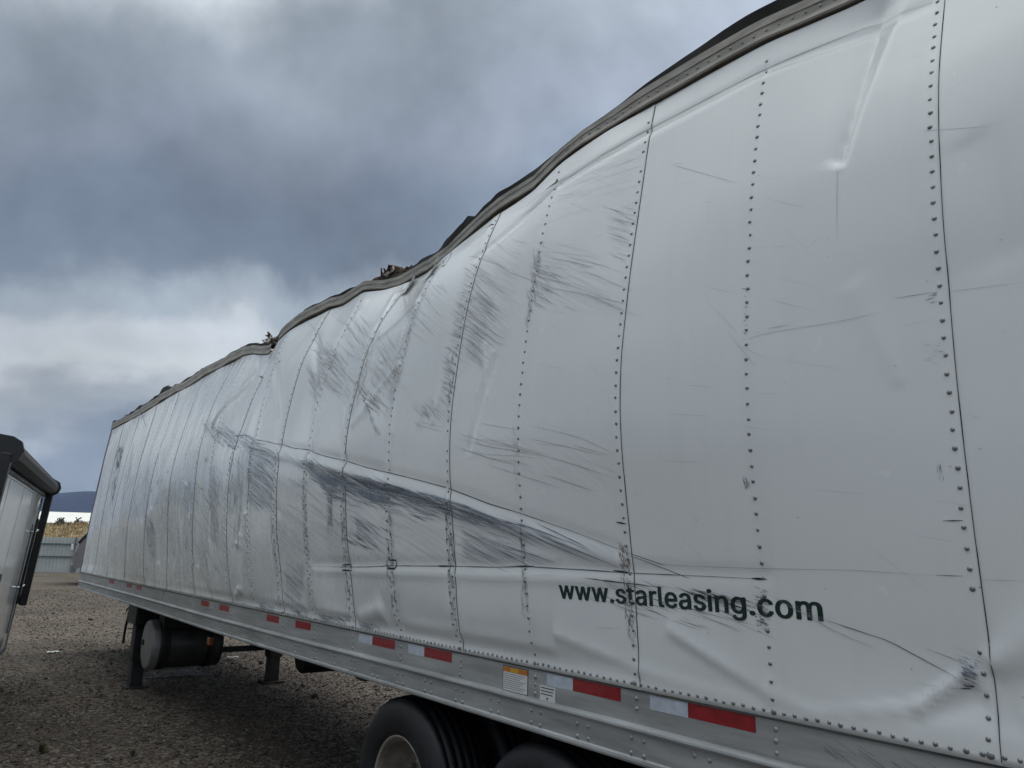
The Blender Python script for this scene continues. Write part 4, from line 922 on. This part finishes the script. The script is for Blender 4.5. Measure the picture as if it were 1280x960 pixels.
# curled corners of sheet torn loose under the rail
for yc, w_ in ((4.06, .16), (4.46, .13)):
    t = np.linspace(0, 1, 8); G = []
    for a in t:
        row = wall(np.full(6, yc - .03 + w_*(a - .5)), np.linspace(.93, .985, 6), detail=False)
        row[:, 0] -= .006 + .05*(1 - a)**2 * np.linspace(.2, 1, 6); G.append(row)
    TB(MB().grid(np.array(G), True), 'curled_sheet_corner', 'debris_white')

# ---- wheels
tyre_prof = [(.000, .292), (-.012, .300), (-.024, .335), (-.030, .385), (-.026, .43), (-.014, .462), (.004, .482), (.016, .489), (.034, .493), (.040, .484), (.048, .484), (.054, .495), (.086, .497), (.092, .487), (.100, .487), (.106, .498), (.134, .498), (.140, .488), (.148, .488), (.154, .497), (.186, .495), (.192, .484), (.200, .484), (.206, .493),
             (.224, .489), (.238, .480), (.256, .462), (.268, .43), (.272, .385), (.266, .335), (.252, .300), (.240, .292)]
rim_prof = [(.004, .298), (-.004, .296), (-.006, .288), (.004, .280), (.012, .270), (.03, .262), (.14, .258), (.150, .235), (.152, .18), (.150, .12), (.14, .10), (.10, .098)]
hub_prof = [(.15, .10), (.06, .085), (.03, .08), (.012, .066), (.006, .03), (.005, .001)]
MT = MB().lathe(tyre_prof, 72).build('tyre_src', 'tyre'); MR = MB().lathe(rim_prof, 56).build('rim_src', 'rim'); ME = MB().lathe([(.006, .300), (-.004, .298), (-.009, .290), (-.004, .283), (.006, .280)], 56).build('edge_src', 'rim_edge')
MH = MB().lathe(hub_prof, 24)
for k in range(10):
    w = 2*math.pi*k/10; MH.lathe([(.150, .016), (.118, .016), (.112, .009), (.112, .001)], 6, 'x', (0, .143*math.cos(w), .143*math.sin(w)))
MH = MH.build('hub_src', 'rim')
srcs = [(MT, 'tyre'), (ME, 'rim_edge'), (MR, 'rim'), (MH, 'hub')]
for yc in (3.985, 2.745):
    for x, flip in ((.065, 0), (.72, 1), (1.88, 0), (2.535, 1)):
        w = own(empty('wheel', (x, yc, .468), 0, trailer)); w.rotation_euler = (random.uniform(0, 6), 0, math.pi if flip else 0)
        for s, nm in srcs: o = bpy.data.objects.new(nm, s.data); COL.objects.link(o); o.parent = w
for s, _ in srcs: bpy.data.objects.remove(s)
for yc in (3.985, 2.745): TB(MB().tube([(.25, yc, .468), (2.35, yc, .468)], .065, 14), 'axle', 'chassis')
for x in (.62, 1.88):
    TB(MB().box((x, .4, .86), (x + .1, 5.3, 1.03), .01), 'slider_rail', 'chassis')
    for yc in (3.985, 2.745):
        TB(MB().box((x + .02, yc - .05, .44), (x + .08, yc + .75, .52)), 'trailing_arm', 'chassis')
        TB(MB().lathe([(0, .02), (0, .11), (.05, .13), (.15, .13), (.2, .13), (.3, .11), (.32, .02)], 20, 'z', (x + .05, yc - .28, .55)), 'air_spring', 'hose')
        TB(MB().box((x + .015, yc + .62, .46), (x + .085, yc + .80, .9)), 'hanger', 'chassis')
TB(MB().lathe([(0, .001), (0, .15), (.02, .17), (.75, .17), (.77, .15), (.77, .001)], 28, 'x', (.95, 7.66, .725)), 'air_tank', 'chassis')
TB(MB().box((.95, 7.5, .88), (1.7, 7.82, 1.03)), 'tank_bracket', 'chassis')
def drop(a, b, d, n=12): return [Vector(a).lerp(Vector(b), t/n) - Vector((0, 0, d*math.sin(math.pi*t/n))) for t in range(n+1)]
TB(MB().tube(drop((.35, 5.45, 1.02), (.35, 4.72, 1.02), .13), .011, 8), 'air_hose', 'hose'); TB(MB().tube(drop((.42, 5.3, 1.02), (.40, 4.85, 1.02), .07), .014, 8), 'air_hose', 'hose')

# ---- landing legs and the fuel tank
def leg(x, y, m):
    g = TB(MB().box((x - .09, y - .10, .33), (x + .09, y + .10, 1.03), .008), 'landing_leg', m)
    TB(MB().box((x - .07, y - .08, .05), (x + .07, y + .08, .34), .006), 'inner_tube', m, g)
    TB(MB().box((x - .13, y - .16, .0), (x + .13, y + .16, .028), .006).box((x - .075, y - .08, .028), (x + .075, y + .08, .07), .006), 'foot_plate', m, g)
    return g
g = leg(.17, 11.06, 'leg')
TB(MB().box((.04, 10.85, .78), (.32, 11.36, 1.03), .012), 'gearbox', 'leg', g)
TB(MB().tube([(.12, 11.32, .98), (.07, 11.40, .95), (.05, 11.44, .70), (.05, 11.46, .50)], .017, 8), 'crank_handle', 'leg', g)
TB(MB().tube([(.07, 11.40, 1.0), (.05, 11.47, .93), (.05, 11.50, .90), (.05, 11.50, .94)], .008, 6), 'hook', 'leg', g)
TB(MB().tube([(.2, 11.12, .42), (.2, 11.36, 1.02)], .02, 8).tube([(.3, 11.12, .40), (.62, 11.3, 1.02)], .02, 8), 'brace', 'leg', g)
g2 = leg(1.80, 10.66, 'rust')
TB(MB().box((.2, 10.83, .395), (1.8, 10.89, .465)), 'leg_cross_tube', 'leg')
TB(MB().tube([(.2, 10.95, .86), (1.8, 10.72, .86)], .02, 8), 'cross_shaft', 'leg')
TB(MB().box((.22, 10.6, .86), (.9, 10.72, .92)), 'tank_hanger', 'chassis')
TXC = (.12, 10.46, .585)
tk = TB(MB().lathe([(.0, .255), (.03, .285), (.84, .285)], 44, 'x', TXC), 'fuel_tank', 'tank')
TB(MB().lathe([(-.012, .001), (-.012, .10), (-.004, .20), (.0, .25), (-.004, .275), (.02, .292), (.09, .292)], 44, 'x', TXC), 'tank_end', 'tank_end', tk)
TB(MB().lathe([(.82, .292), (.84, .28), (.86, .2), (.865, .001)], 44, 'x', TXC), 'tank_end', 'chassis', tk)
for x in (.16, .70): TB(MB().lathe([(-.05, .286), (-.05, .294), (.05, .294), (.05, .286)], 44, 'x', (TXC[0] + x, TXC[1], TXC[2])), 'tank_strap', 'chassis', tk)
TB(MB().tube([(.09, 10.58, .60), (.115, 10.58, .60)], .035, 12), 'filler_cap', 'chassis', tk)
TB(MB().box((.22, 10.15, .80), (1.1, 10.42, 1.03)), 'tank_frame', 'chassis')
TB(MB().box((.28, 8.46, .77), (.32, 8.56, .85), .008), 'side_marker', 'amber')
# ------------------------------------------------------------------ ground, loose stones
def sheet_ground():
    rs_ = [0, 2, 4, 7, 11, 16, 24, 40, 70, 120, 250, 600, 1500, 4000, 9000]; n = 64; V = [(0, 6, 0)]; F = []
    for r in rs_[1:]:
        for k in range(n): V.append((r*math.cos(2*math.pi*k/n), 6 + r*math.sin(2*math.pi*k/n), 0.0))
    for k in range(n): F.append((0, 1 + k, 1 + (k+1) % n))
    for i in range(len(rs_) - 2):
        for k in range(n): a, b = 1 + i*n + k, 1 + i*n + (k+1) % n; F.append((a, a + n, b + n, b))
    return MB().add(V, F, True).build('gravel_ground', 'ground', None, 'structure')
sheet_ground()['label'] = 'grey brown gravel yard'
def stones():
    ph = (1 + 5**.5)/2
    base = np.array([(-1, ph, 0), (1, ph, 0), (-1, -ph, 0), (1, -ph, 0), (0, -1, ph), (0, 1, ph), (0, -1, -ph), (0, 1, -ph), (ph, 0, -1), (ph, 0, 1), (-ph, 0, -1), (-ph, 0, 1)], float) / 1.9
    fc = np.array([(0, 11, 5), (0, 5, 1), (0, 1, 7), (0, 7, 10), (0, 10, 11), (1, 5, 9), (5, 11, 4), (11, 10, 2), (10, 7, 6), (7, 1, 8), (3, 9, 4), (3, 4, 2), (3, 2, 6), (3, 6, 8), (3, 8, 9), (4, 9, 5), (2, 4, 11), (6, 2, 10), (8, 6, 7), (9, 8, 1)])
    n = 100000
    r = 4.6 + 30 * rng.rand(n)**1.75; a = rng.uniform(R(-8), R(66), n) ; x = EYE.x + r*np.sin(a); y = r*np.cos(a)
    trk = np.minimum(np.abs(x + .62 + .10*np.sin(.55*y)), np.abs(x + 1.75 + .12*np.sin(.5*y + .6))) < .17      # two worn wheel tracks hold fewer loose stones
    ok = (x < 6) & ~(trk & (rng.rand(n) < .6)) ; x, y, r = x[ok], y[ok], r[ok]; n = len(x)
    s = np.exp(rng.normal(math.log(.0084), .36, n)) * (1 + .02*r); s = np.clip(s, .005, .034); s = np.where(rng.rand(n) > .992, s*2.0, s)
    dirs = rng.normal(0, 1, (n, 12, 3)) * .16
    V = base[None] * rng.uniform(.6, 1.25, (n, 1, 3)) + dirs
    w = rng.uniform(0, 6.28, n); c_, s_ = np.cos(w)[:, None], np.sin(w)[:, None]
    V[..., 2] *= .72
    X = V[..., 0]*c_ - V[..., 1]*s_; Y = V[..., 0]*s_ + V[..., 1]*c_
    V = np.stack([X, Y, V[..., 2]], -1) * s[:, None, None]
    V[..., 0] += x[:, None]; V[..., 1] += y[:, None]; V[..., 2] += (s * rng.uniform(.1, .5, n))[:, None]
    F = fc[None] + (np.arange(n)*12)[:, None, None]
    tone = np.clip(rng.normal(.44, .19, n) + .35*(rng.rand(n) > .94) + .10*np.sin(1.3*x + .8*y) * np.cos(.9*y - .5*x), 0, 1)
    np_mesh('loose_gravel', V.reshape(-1, 3), F.reshape(-1, 3), 'stone', False, None, 'stuff', ('tone', np.repeat(tone, 12)))['label'] = 'loose grey and tan stones over the yard'
stones()
# pale dust on the ground beside the tank
rs2 = np.random.RandomState(5); mb = MB()
for i in range(420):
    c = np.array([.45 + .75*rs2.rand()**.7, 12.2 - .6*rs2.rand(), .012 + .012*rs2.rand()]); r = .006 + .022*rs2.rand()
    pts = [c + np.array([r*rs2.uniform(.5, 1.2)*math.cos(k*1.05), r*rs2.uniform(.5, 1.2)*math.sin(k*1.05), 0]) for k in range(6)]; ap = c + np.array([0, 0, r*.5])
    mb.add(pts + [ap], [(k, (k+1) % 6, 6) for k in range(6)])
o = mb.build('pale_rubble', 'tank_end', None, 'stuff'); o['label'] = 'scatter of pale chips under the fuel tank'

# ------------------------------------------------------------------ litter and weeds
def scrap(loc, s, seed, label, name='plastic_scrap'):
    rs_ = np.random.RandomState(seed); mb = MB(); n = 7
    G = np.array([[(s*(i/(n-1) - .5)*1.6, s*(j/(n-1) - .5), .012 + .18*s*rs_.rand()) for j in range(n)] for i in range(n)])
    mb.grid(G, True); H = G.copy(); H[..., 2] -= .004; mb.grid(H, True, True)
    o = mb.build(name, 'litter'); o.location = loc; o.rotation_euler = (0, 0, rs_.rand()*3); return tag(o, label, 'litter', 'bits of litter on the gravel')
scrap((-.28, 15.1, 0), .10, 1, 'crumpled pale plastic scrap on gravel right of the camper')
scrap((2.0, 12.98, .03), .11, 2, 'small white scrap on gravel seen behind the fuel tank')
def weed(loc, n, h, seed, label):
    rs_ = np.random.RandomState(seed); e = tag(empty('weed', loc), label, 'weed', 'weeds in the gravel'); mb = MB()
    for i in range(n):
        a = rs_.uniform(0, 6.28); l = h*rs_.uniform(.5, 1.1); sp = rs_.uniform(.2, .9); d = Vector((math.cos(a), math.sin(a), 0)); s = Vector((-d.y, d.x, 0)) * .006
        p = [Vector((0, 0, 0)) + d*l*sp*t + Vector((0, 0, l*(t - .35*t*t*sp))) for t in (0, .35, .7, 1)]
        w = [.6, 1.3, 1, .1]; v = []
        for q, k in zip(p, w): v += [q - s*k, q + s*k]
        mb.add(v, [(0, 1, 3, 2), (2, 3, 5, 4), (4, 5, 7, 6)])
    mb.build('leaves', 'weed', e); MB().tube([(0, 0, -.01), (0, 0, h*.25)], .004, 6).build('stem', 'stem', e); return e
weed((-1.15, 8.05, .0), 46, .10, 1, 'low green weed in the gravel, nearest the camper and lower left corner')
weed((-.53, 7.55, .0), 30, .07, 2, 'small sparse weed in the gravel toward the trailer wheels')

# ------------------------------------------------------------------ the camper on the left
H = R(10.07)
camper = tag(empty('camper_trailer', (-1.25, 12.0, 0.05), -H), 'glossy white camper trailer with rolled black awning, at left edge', 'camper')
camper.rotation_euler = (0, R(4.4), -H)
LC = 6.6
body = MB().box((-2.35, -LC, .36), (0, 0, 2.46), .05).build('body', 'camper_white', camper)
MB().box((-2.33, -LC + .02, 2.462), (-.03, -.02, 2.53), .03).build('roof', 'camper_roof', camper)
MB().box((-2.3, -LC + .1, .22), (-.05, -.1, .358)).build('chassis_frame', 'camper_black', camper)
pan = MB()
for y in (-1.2, -2.2, -3.4): MB().box((.0015, y - .012, .5), (.004, y + .012, 2.30)).build('batten', 'camper_white', camper)
MB().box((.001, -.055, .36), (.012, -.001, 2.42)).build('corner_trim', 'grey_trim', camper)
MB().box((.001, -LC, 2.31), (.014, -.06, 2.40)).build('gutter_trim', 'camper_white', camper)
MB().box((.001, -LC, .36), (.010, -.06, .43)).build('skirt_trim', 'grey_trim', camper)
# awning: roll, end caps, the two folded arms
HOOD = [(0, 2.37), (.10, 2.37), (.155, 2.405), (.175, 2.47), (.15, 2.535), (.09, 2.565), (0, 2.57)]
def prism(prof, y0, y1, k=1.0):
    c = (.06, 2.47); q = [(c[0] + (x - c[0])*k, c[1] + (z - c[1])*k) for x, z in prof]; n = len(q)
    return MB().add([(x, y0, z) for x, z in q] + [(x, y1, z) for x, z in q], [tuple(range(n)), tuple(range(2*n-1, n-1, -1))] + [(i, i + n, (i+1) % n + n, (i+1) % n) for i in range(n)])
aw = prism(HOOD, -4.56, -.02, .9).build('awning_hood', 'awning', camper)
MB().box((-.02, -4.56, 2.33), (.035, -.02, 2.372), .008).build('awning_rail', 'camper_black', aw)
for y in (-4.62, .02):
    prism(HOOD, y - .035, y + .035, 1.12).build('awning_end_cap', 'camper_black', camper)
    ar = MB().box((.03, y - .05, .93), (.115, y + .055, 2.44), .01).build('awning_arm', 'camper_black', camper)
    MB().box((.002, y - .09, .95), (.03, y + .07, 1.05)).build('arm_bracket', 'camper_black', ar)
gh = MB().tube([(.055, -.55, 2.02), (.055, -.55, 1.0)], .016, 8).build('grab_handle', 'camper_black', camper)
for z in (1.86, 1.18):
    MB().tube([(.0, -.55, z), (.06, -.55, z), (.085, -.52, z + .03)], .014, 8).build('bracket', 'chrome', gh)
MB().tube([(.012, -.46, 1.95), (.012, -.40, .62)], .009, 6).build('grab_cable', 'grey_trim', camper)
wn_ = MB().box((.0, -3.05, 1.02), (.018, -2.35, 1.40), .008).build('window', 'camper_black', camper); MB().box((.018, -3.0, 1.06), (.022, -2.4, 1.36)).build('pane', 'dark_glass', wn_)
dr = MB().box((.0, -2.98, .42), (.02, -2.28, .96), .008).build('storage_hatch', 'camper_black', camper); MB().tube([(.02, -2.62, .86), (.035, -2.62, .86)], .02, 10).build('latch', 'chrome', dr)
MB().box((.004, -1.02, .44), (.012, -.62, .58)).build('vent_cover', 'grey_trim', camper)
MB().tube([(.012, -.28, 2.28), (.02, -.28, 2.28)], .018, 10).build('marker_light', 'camper_black', camper)
jk = MB().tube([(-.12, -.35, .36), (-.10, -.42, .03)], .03, 10).build('stabiliser_jack', 'grey_trim', camper); MB().box((-.22, -.52, 0), (.0, -.32, .025)).build('jack_foot', 'camper_black', jk)
ty = MB().lathe([(-.1, .2), (-.11, .26), (-.1, .31), (-.06, .335), (.06, .335), (.1, .31), (.11, .26), (.1, .2)], 36, 'x')
for y in (-3.0, -3.8):
    o = MB().lathe([(-.1, .2), (-.11, .26), (-.1, .31), (-.06, .335), (.06, .335), (.1, .31), (.11, .26), (.1, .2)], 36, 'x', (-.16, y, .34)).build('wheel', 'tyre', camper)
    MB().lathe([(.10, .205), (.06, .19), (.05, .08), (.09, .06), (.1, .001)], 28, 'x', (-.16, y, .34)).build('rim', 'rim_edge', o)

# ------------------------------------------------------------------ far things: fence, bank, shed, van, mountain
hv = R(6.6); fd = Vector((math.cos(hv), -math.sin(hv), 0)); fn = Vector((math.sin(hv), math.cos(hv), 0))
FC = Vector((4.9, 56.5, 0))
fence = tag(empty('metal_fence', FC, -hv), 'pale corrugated metal fence with grey posts across the yard end', 'fence')
psrc = rsrc = ssrc = None
BAY, FH = 2.38, 2.18
def corr():
    nx = 49; xs = np.linspace(0, BAY - .01, nx); prof = .018*np.sign(np.sin(xs*2*np.pi/.2))*np.abs(np.sin(xs*2*np.pi/.2))**.4
    return np.array([[(x, .06 + p, z) for z in (.10, FH)] for x, p in zip(xs, prof)])
for k in range(-17, 18):
    x = k*BAY + .45
    if psrc is None:
        psrc = MB().box((-.04, -.04, 0), (.04, .03, FH + .08), .006).build('post', 'fence_post', fence)
        rsrc = MB().box((.04, -.02, -.04), (BAY - .04, .035, .04)).build('rail', 'fence_post', fence)
        ssrc = MB().grid(corr(), False).grid(corr() + np.array([0, .006, 0]), False, True).build('sheet', 'fence_sheet', fence); p_, r_, s_ = psrc, rsrc, ssrc
    else:
        p_, r_, s_ = psrc.copy(), rsrc.copy(), ssrc.copy()
        for o in (p_, r_, s_): COL.objects.link(o)
    p_.location = (x, 0, 0); r_.location = (x, 0, FH - .42); s_.location = (x, 0, 0)
    r2_ = rsrc.copy(); COL.objects.link(r2_); r2_.location = (x, 0, .98)
MB().box((-17*BAY, .05, 0), (18*BAY, .12, .16)).build('kickboard', 'barn_wall', fence)

# bank of dry grass behind the fence
na, nb = 160, 22; G = np.zeros((na, nb, 3))
for i in range(na):
    for j in range(nb):
        u, t = (i/(na-1) - .5)*220, j/(nb-1)
        z = 3.35*min(1, t*1.9)**.8 + .35*math.sin(u*.11 + 2*t) * t + .18*math.sin(u*.41 + 1) * t + .10*math.sin(u*1.3)*t
        p = FC + fd*u + fn*(9 + 42*t); G[i, j] = (p.x, p.y, z - .05)
bk = MB().grid(G, True, True).build('grass_bank', 'bank', None, 'structure')
rs3 = np.random.RandomState(9); V = []; F = []
for i in range(9000):
    u = rs3.uniform(-45, 60) if i > 5200 else rs3.uniform(-9, 9); t = rs3.rand()*.62; z = 3.35*min(1, t*1.9)**.8 + .35*math.sin(u*.11 + 2*t)*t + .18*math.sin(u*.41 + 1)*t + .10*math.sin(u*1.3)*t - .08
    p = FC + fd*u + fn*(9 + 42*t); h_ = rs3.uniform(.18, .55); a = rs3.uniform(0, 3.14); d = np.array([math.cos(a), math.sin(a), 0])*.09; o = np.array([p.x, p.y, z]); le = rs3.normal(0, .12, 2); k = len(V)
    V += [o - d, o + d, o + np.array([le[0], le[1], h_])]; F.append((k, k+1, k+2))
tg = np_mesh('dry_grass', V, np.array(F), 'straw', False, None, 'stuff'); tg['label'] = 'dry straw coloured grass on the bank'
def shrub(u, t, r, seed, label):
    rs_ = np.random.RandomState(seed); z = 3.35*min(1, t*1.9)**.8 + .35*math.sin(u*.11 + 2*t)*t; p = FC + fd*u + fn*(9 + 42*t)
    e = tag(empty('shrub', (p.x, p.y, z - .1)), label, 'shrub', 'dark shrubs along the top of the bank'); V = []; F = []
    for i in range(420):
        q = rs_.normal(0, 1, 3); q /= np.linalg.norm(q); q *= r*rs_.rand()**.4*(1 + .35*math.sin(5*q[0] + seed)); q[2] = abs(q[2])*.75 + .12
        a = rs_.normal(0, .09, 3); b = rs_.normal(0, .09, 3); k = len(V); V += [q, q + a, q + a + b, q + b]; F.append((k, k+1, k+2, k+3))
    np_mesh('crown', V, np.array(F), 'shrub', False, e)
    mb = MB()
    for i in range(4): mb.tube([(0, 0, -.1), (rs_.normal(0, .15), rs_.normal(0, .15), .3), (rs_.normal(0, .35), rs_.normal(0, .35), .6*r + .2)], [.04, .03, .01], 6)
    mb.build('stem', 'stem', e); return e
for i, (u, t, r, lb) in enumerate(((-2.6, .50, .95, 'dark shrub on the bank, leftmost, beside the camper edge'), (-.5, .55, .85, 'second dark shrub from the left on the grass bank'), (1.3, .62, .9, 'darkest middle shrub on top of the grass bank'),
                                (3.2, .66, .6, 'small shrub on the bank, next left of the trailer nose'), (5.6, .6, .8, 'shrub on the bank just behind the trailer nose edge'))): shrub(u, t, r, i + 1, lb)

# long pale shed behind the bank
shed = tag(empty('long_shed', (22, 168, 0), -hv - R(22)), 'long pale shed with white metal roof beyond the grass bank', 'shed')
wl_ = MB().box((-46, 0, 0), (60, 22, 5.6)).build('wall', 'barn_wall', shed)
RP = [(-48, -.9, 5.55), (62, -.9, 5.55), (62, 11, 8.1), (-48, 11, 8.1), (62, 22.9, 5.55), (-48, 22.9, 5.55)]
rf = MB().add(RP + [(x, y, z + .12) for x, y, z in RP], [(0, 1, 2, 3), (3, 2, 4, 5), (6, 9, 8, 7), (9, 11, 10, 8), (0, 6, 7, 1), (5, 4, 10, 11), (0, 3, 9, 6), (3, 5, 11, 9), (1, 7, 8, 2), (2, 8, 10, 4)]).build('roof', 'barn_roof', shed)
for k in range(36): MB().box((-47.9 + k*3.05, -.92, 5.56), (-47.8 + k*3.05, -.86, 5.70)).build('roof_rib', 'barn_wall', rf)
MB().box((-48, -.98, 5.45), (62, -.9, 5.68)).build('gutter', 'grey_trim', shed)
for k in range(5): dd = MB().box((-30 + 16*k, -.06, 0), (-26 + 16*k, .02, 4.2)).build('roller_door', 'grey_trim', shed)

# a van parked past the trailer's nose, only its front edge in sight
vp = Vector((3.12, 39.5, 0)); van = tag(empty('parked_van', vp, R(-6)), 'dusty van parked beyond the trailer nose, white side mirror showing', 'van')
van.scale = (1.3, 1.3, 1.3)
sec = [(0.0, .55), (0.0, 1.05), (.10, 1.42), (.62, 2.18), (1.0, 2.32), (5.0, 2.34), (5.2, 2.1), (5.2, .5)]
V = [(x, 0, z) for x, z in sec] + [(x, 1.95, z) for x, z in sec]; n = len(sec)
MB().add(V, [tuple(range(n)), tuple(range(2*n-1, n-1, -1))] + [(k, k + n, (k+1) % n + n, (k+1) % n) for k in range(n)]).build('body', 'van_body', van)
MB().add([(.075, .10, 1.44), (.60, .10, 2.20), (.60, 1.85, 2.20), (.075, 1.85, 1.44)], [(0, 3, 2, 1)]).build('windscreen', 'dark_glass', van)
MB().tube([(.06, -.015, 1.40), (.63, -.015, 2.23)], .045, 6).build('windscreen_pillar', 'camper_black', van)
MB().add([(.40, -.012, 1.46), (.78, -.012, 2.08), (1.55, -.012, 2.08), (1.55, -.012, 1.46)], [(0, 1, 2, 3)]).build('side_window', 'dark_glass', van)
dr = MB().box((.35, -.02, .6), (1.6, -.005, 1.42)).build('door', 'van_body', van); MB().box((1.42, -.05, 1.2), (1.55, -.02, 1.24)).build('handle', 'camper_black', dr)
mr_ = MB().box((-.16, -.30, 1.16), (-.09, -.12, 1.37), .02).build('side_mirror', 'label_white', van); MB().tube([(.08, .0, 1.05), (-.02, -.12, 1.10), (-.12, -.2, 1.16)], .014, 6).build('mirror_arm', 'chrome', mr_)
MB().box((-.06, .05, .42), (.1, 1.9, .68), .03).build('bumper', 'grey_trim', van)
for x in (.95, 4.2):
    for y in (.0, 1.73): MB().lathe([(0, .001), (0, .2), (0, .3), (.03, .36), (.19, .36), (.22, .3), (.22, .001)], 28, 'y', (x, y, .36)).build('wheel', 'tyre', van)

# mountain under the cloud
na, nb = 260, 30; G = np.zeros((na, nb, 3)); rsm = np.random.RandomState(21)
ph_ = [(rsm.uniform(0, 6.28), rsm.uniform(0, 6.28)) for _ in range(8)]
for i in range(na):
    a = R(-75 + 165*i/(na-1))
    crest = .93 + .9*max(-.25, min(.45, a - R(4))) + .07*math.sin(3.1*a + 1.0) + .05*math.sin(8.3*a + .4) + .05*math.sin(21*a + 2) + .025*math.sin(57*a) + .012*math.sin(131*a + 1)
    for j in range(nb):
        t = j/(nb-1); r_ = 3600 + 3600*t; z = 335*crest*math.sin(min(1, t*1.15)*math.pi/2)**1.3 + 28*math.sin(34*a + 5*t + ph_[0][0])*t + 16*math.sin(90*a + 11*t)*t
        G[i, j] = (EYE.x + r_*math.sin(a), r_*math.cos(a), max(z, -5) - (3 if j == 0 else 0))
MB().grid(G, True, True).build('mountain', 'mountain', None, 'structure')['label'] = 'dark blue mountain ridge'

# ------------------------------------------------------------------ the damp air between here and the mountain
hz = MB().box((-7600, -2200, -1.0), (9200, 8200, 560.0)).build('haze', None, None, 'stuff'); hz['label'] = 'pale damp haze over the whole yard and valley'
hm = bpy.data.materials.new('haze_air'); hm.use_nodes = True; hn = hm.node_tree
for n in list(hn.nodes):
    if n.type != 'OUTPUT_MATERIAL': hn.nodes.remove(n)
pv = hn.nodes.new('ShaderNodeVolumePrincipled'); pv.inputs['Color'].default_value = (.50, .66, 1.0, 1); pv.inputs['Density'].default_value = 4e-5; pv.inputs['Anisotropy'].default_value = .2
hn.links.new(pv.outputs[0], [n for n in hn.nodes if n.type == 'OUTPUT_MATERIAL'][0].inputs['Volume']); hz.data.materials.append(hm)
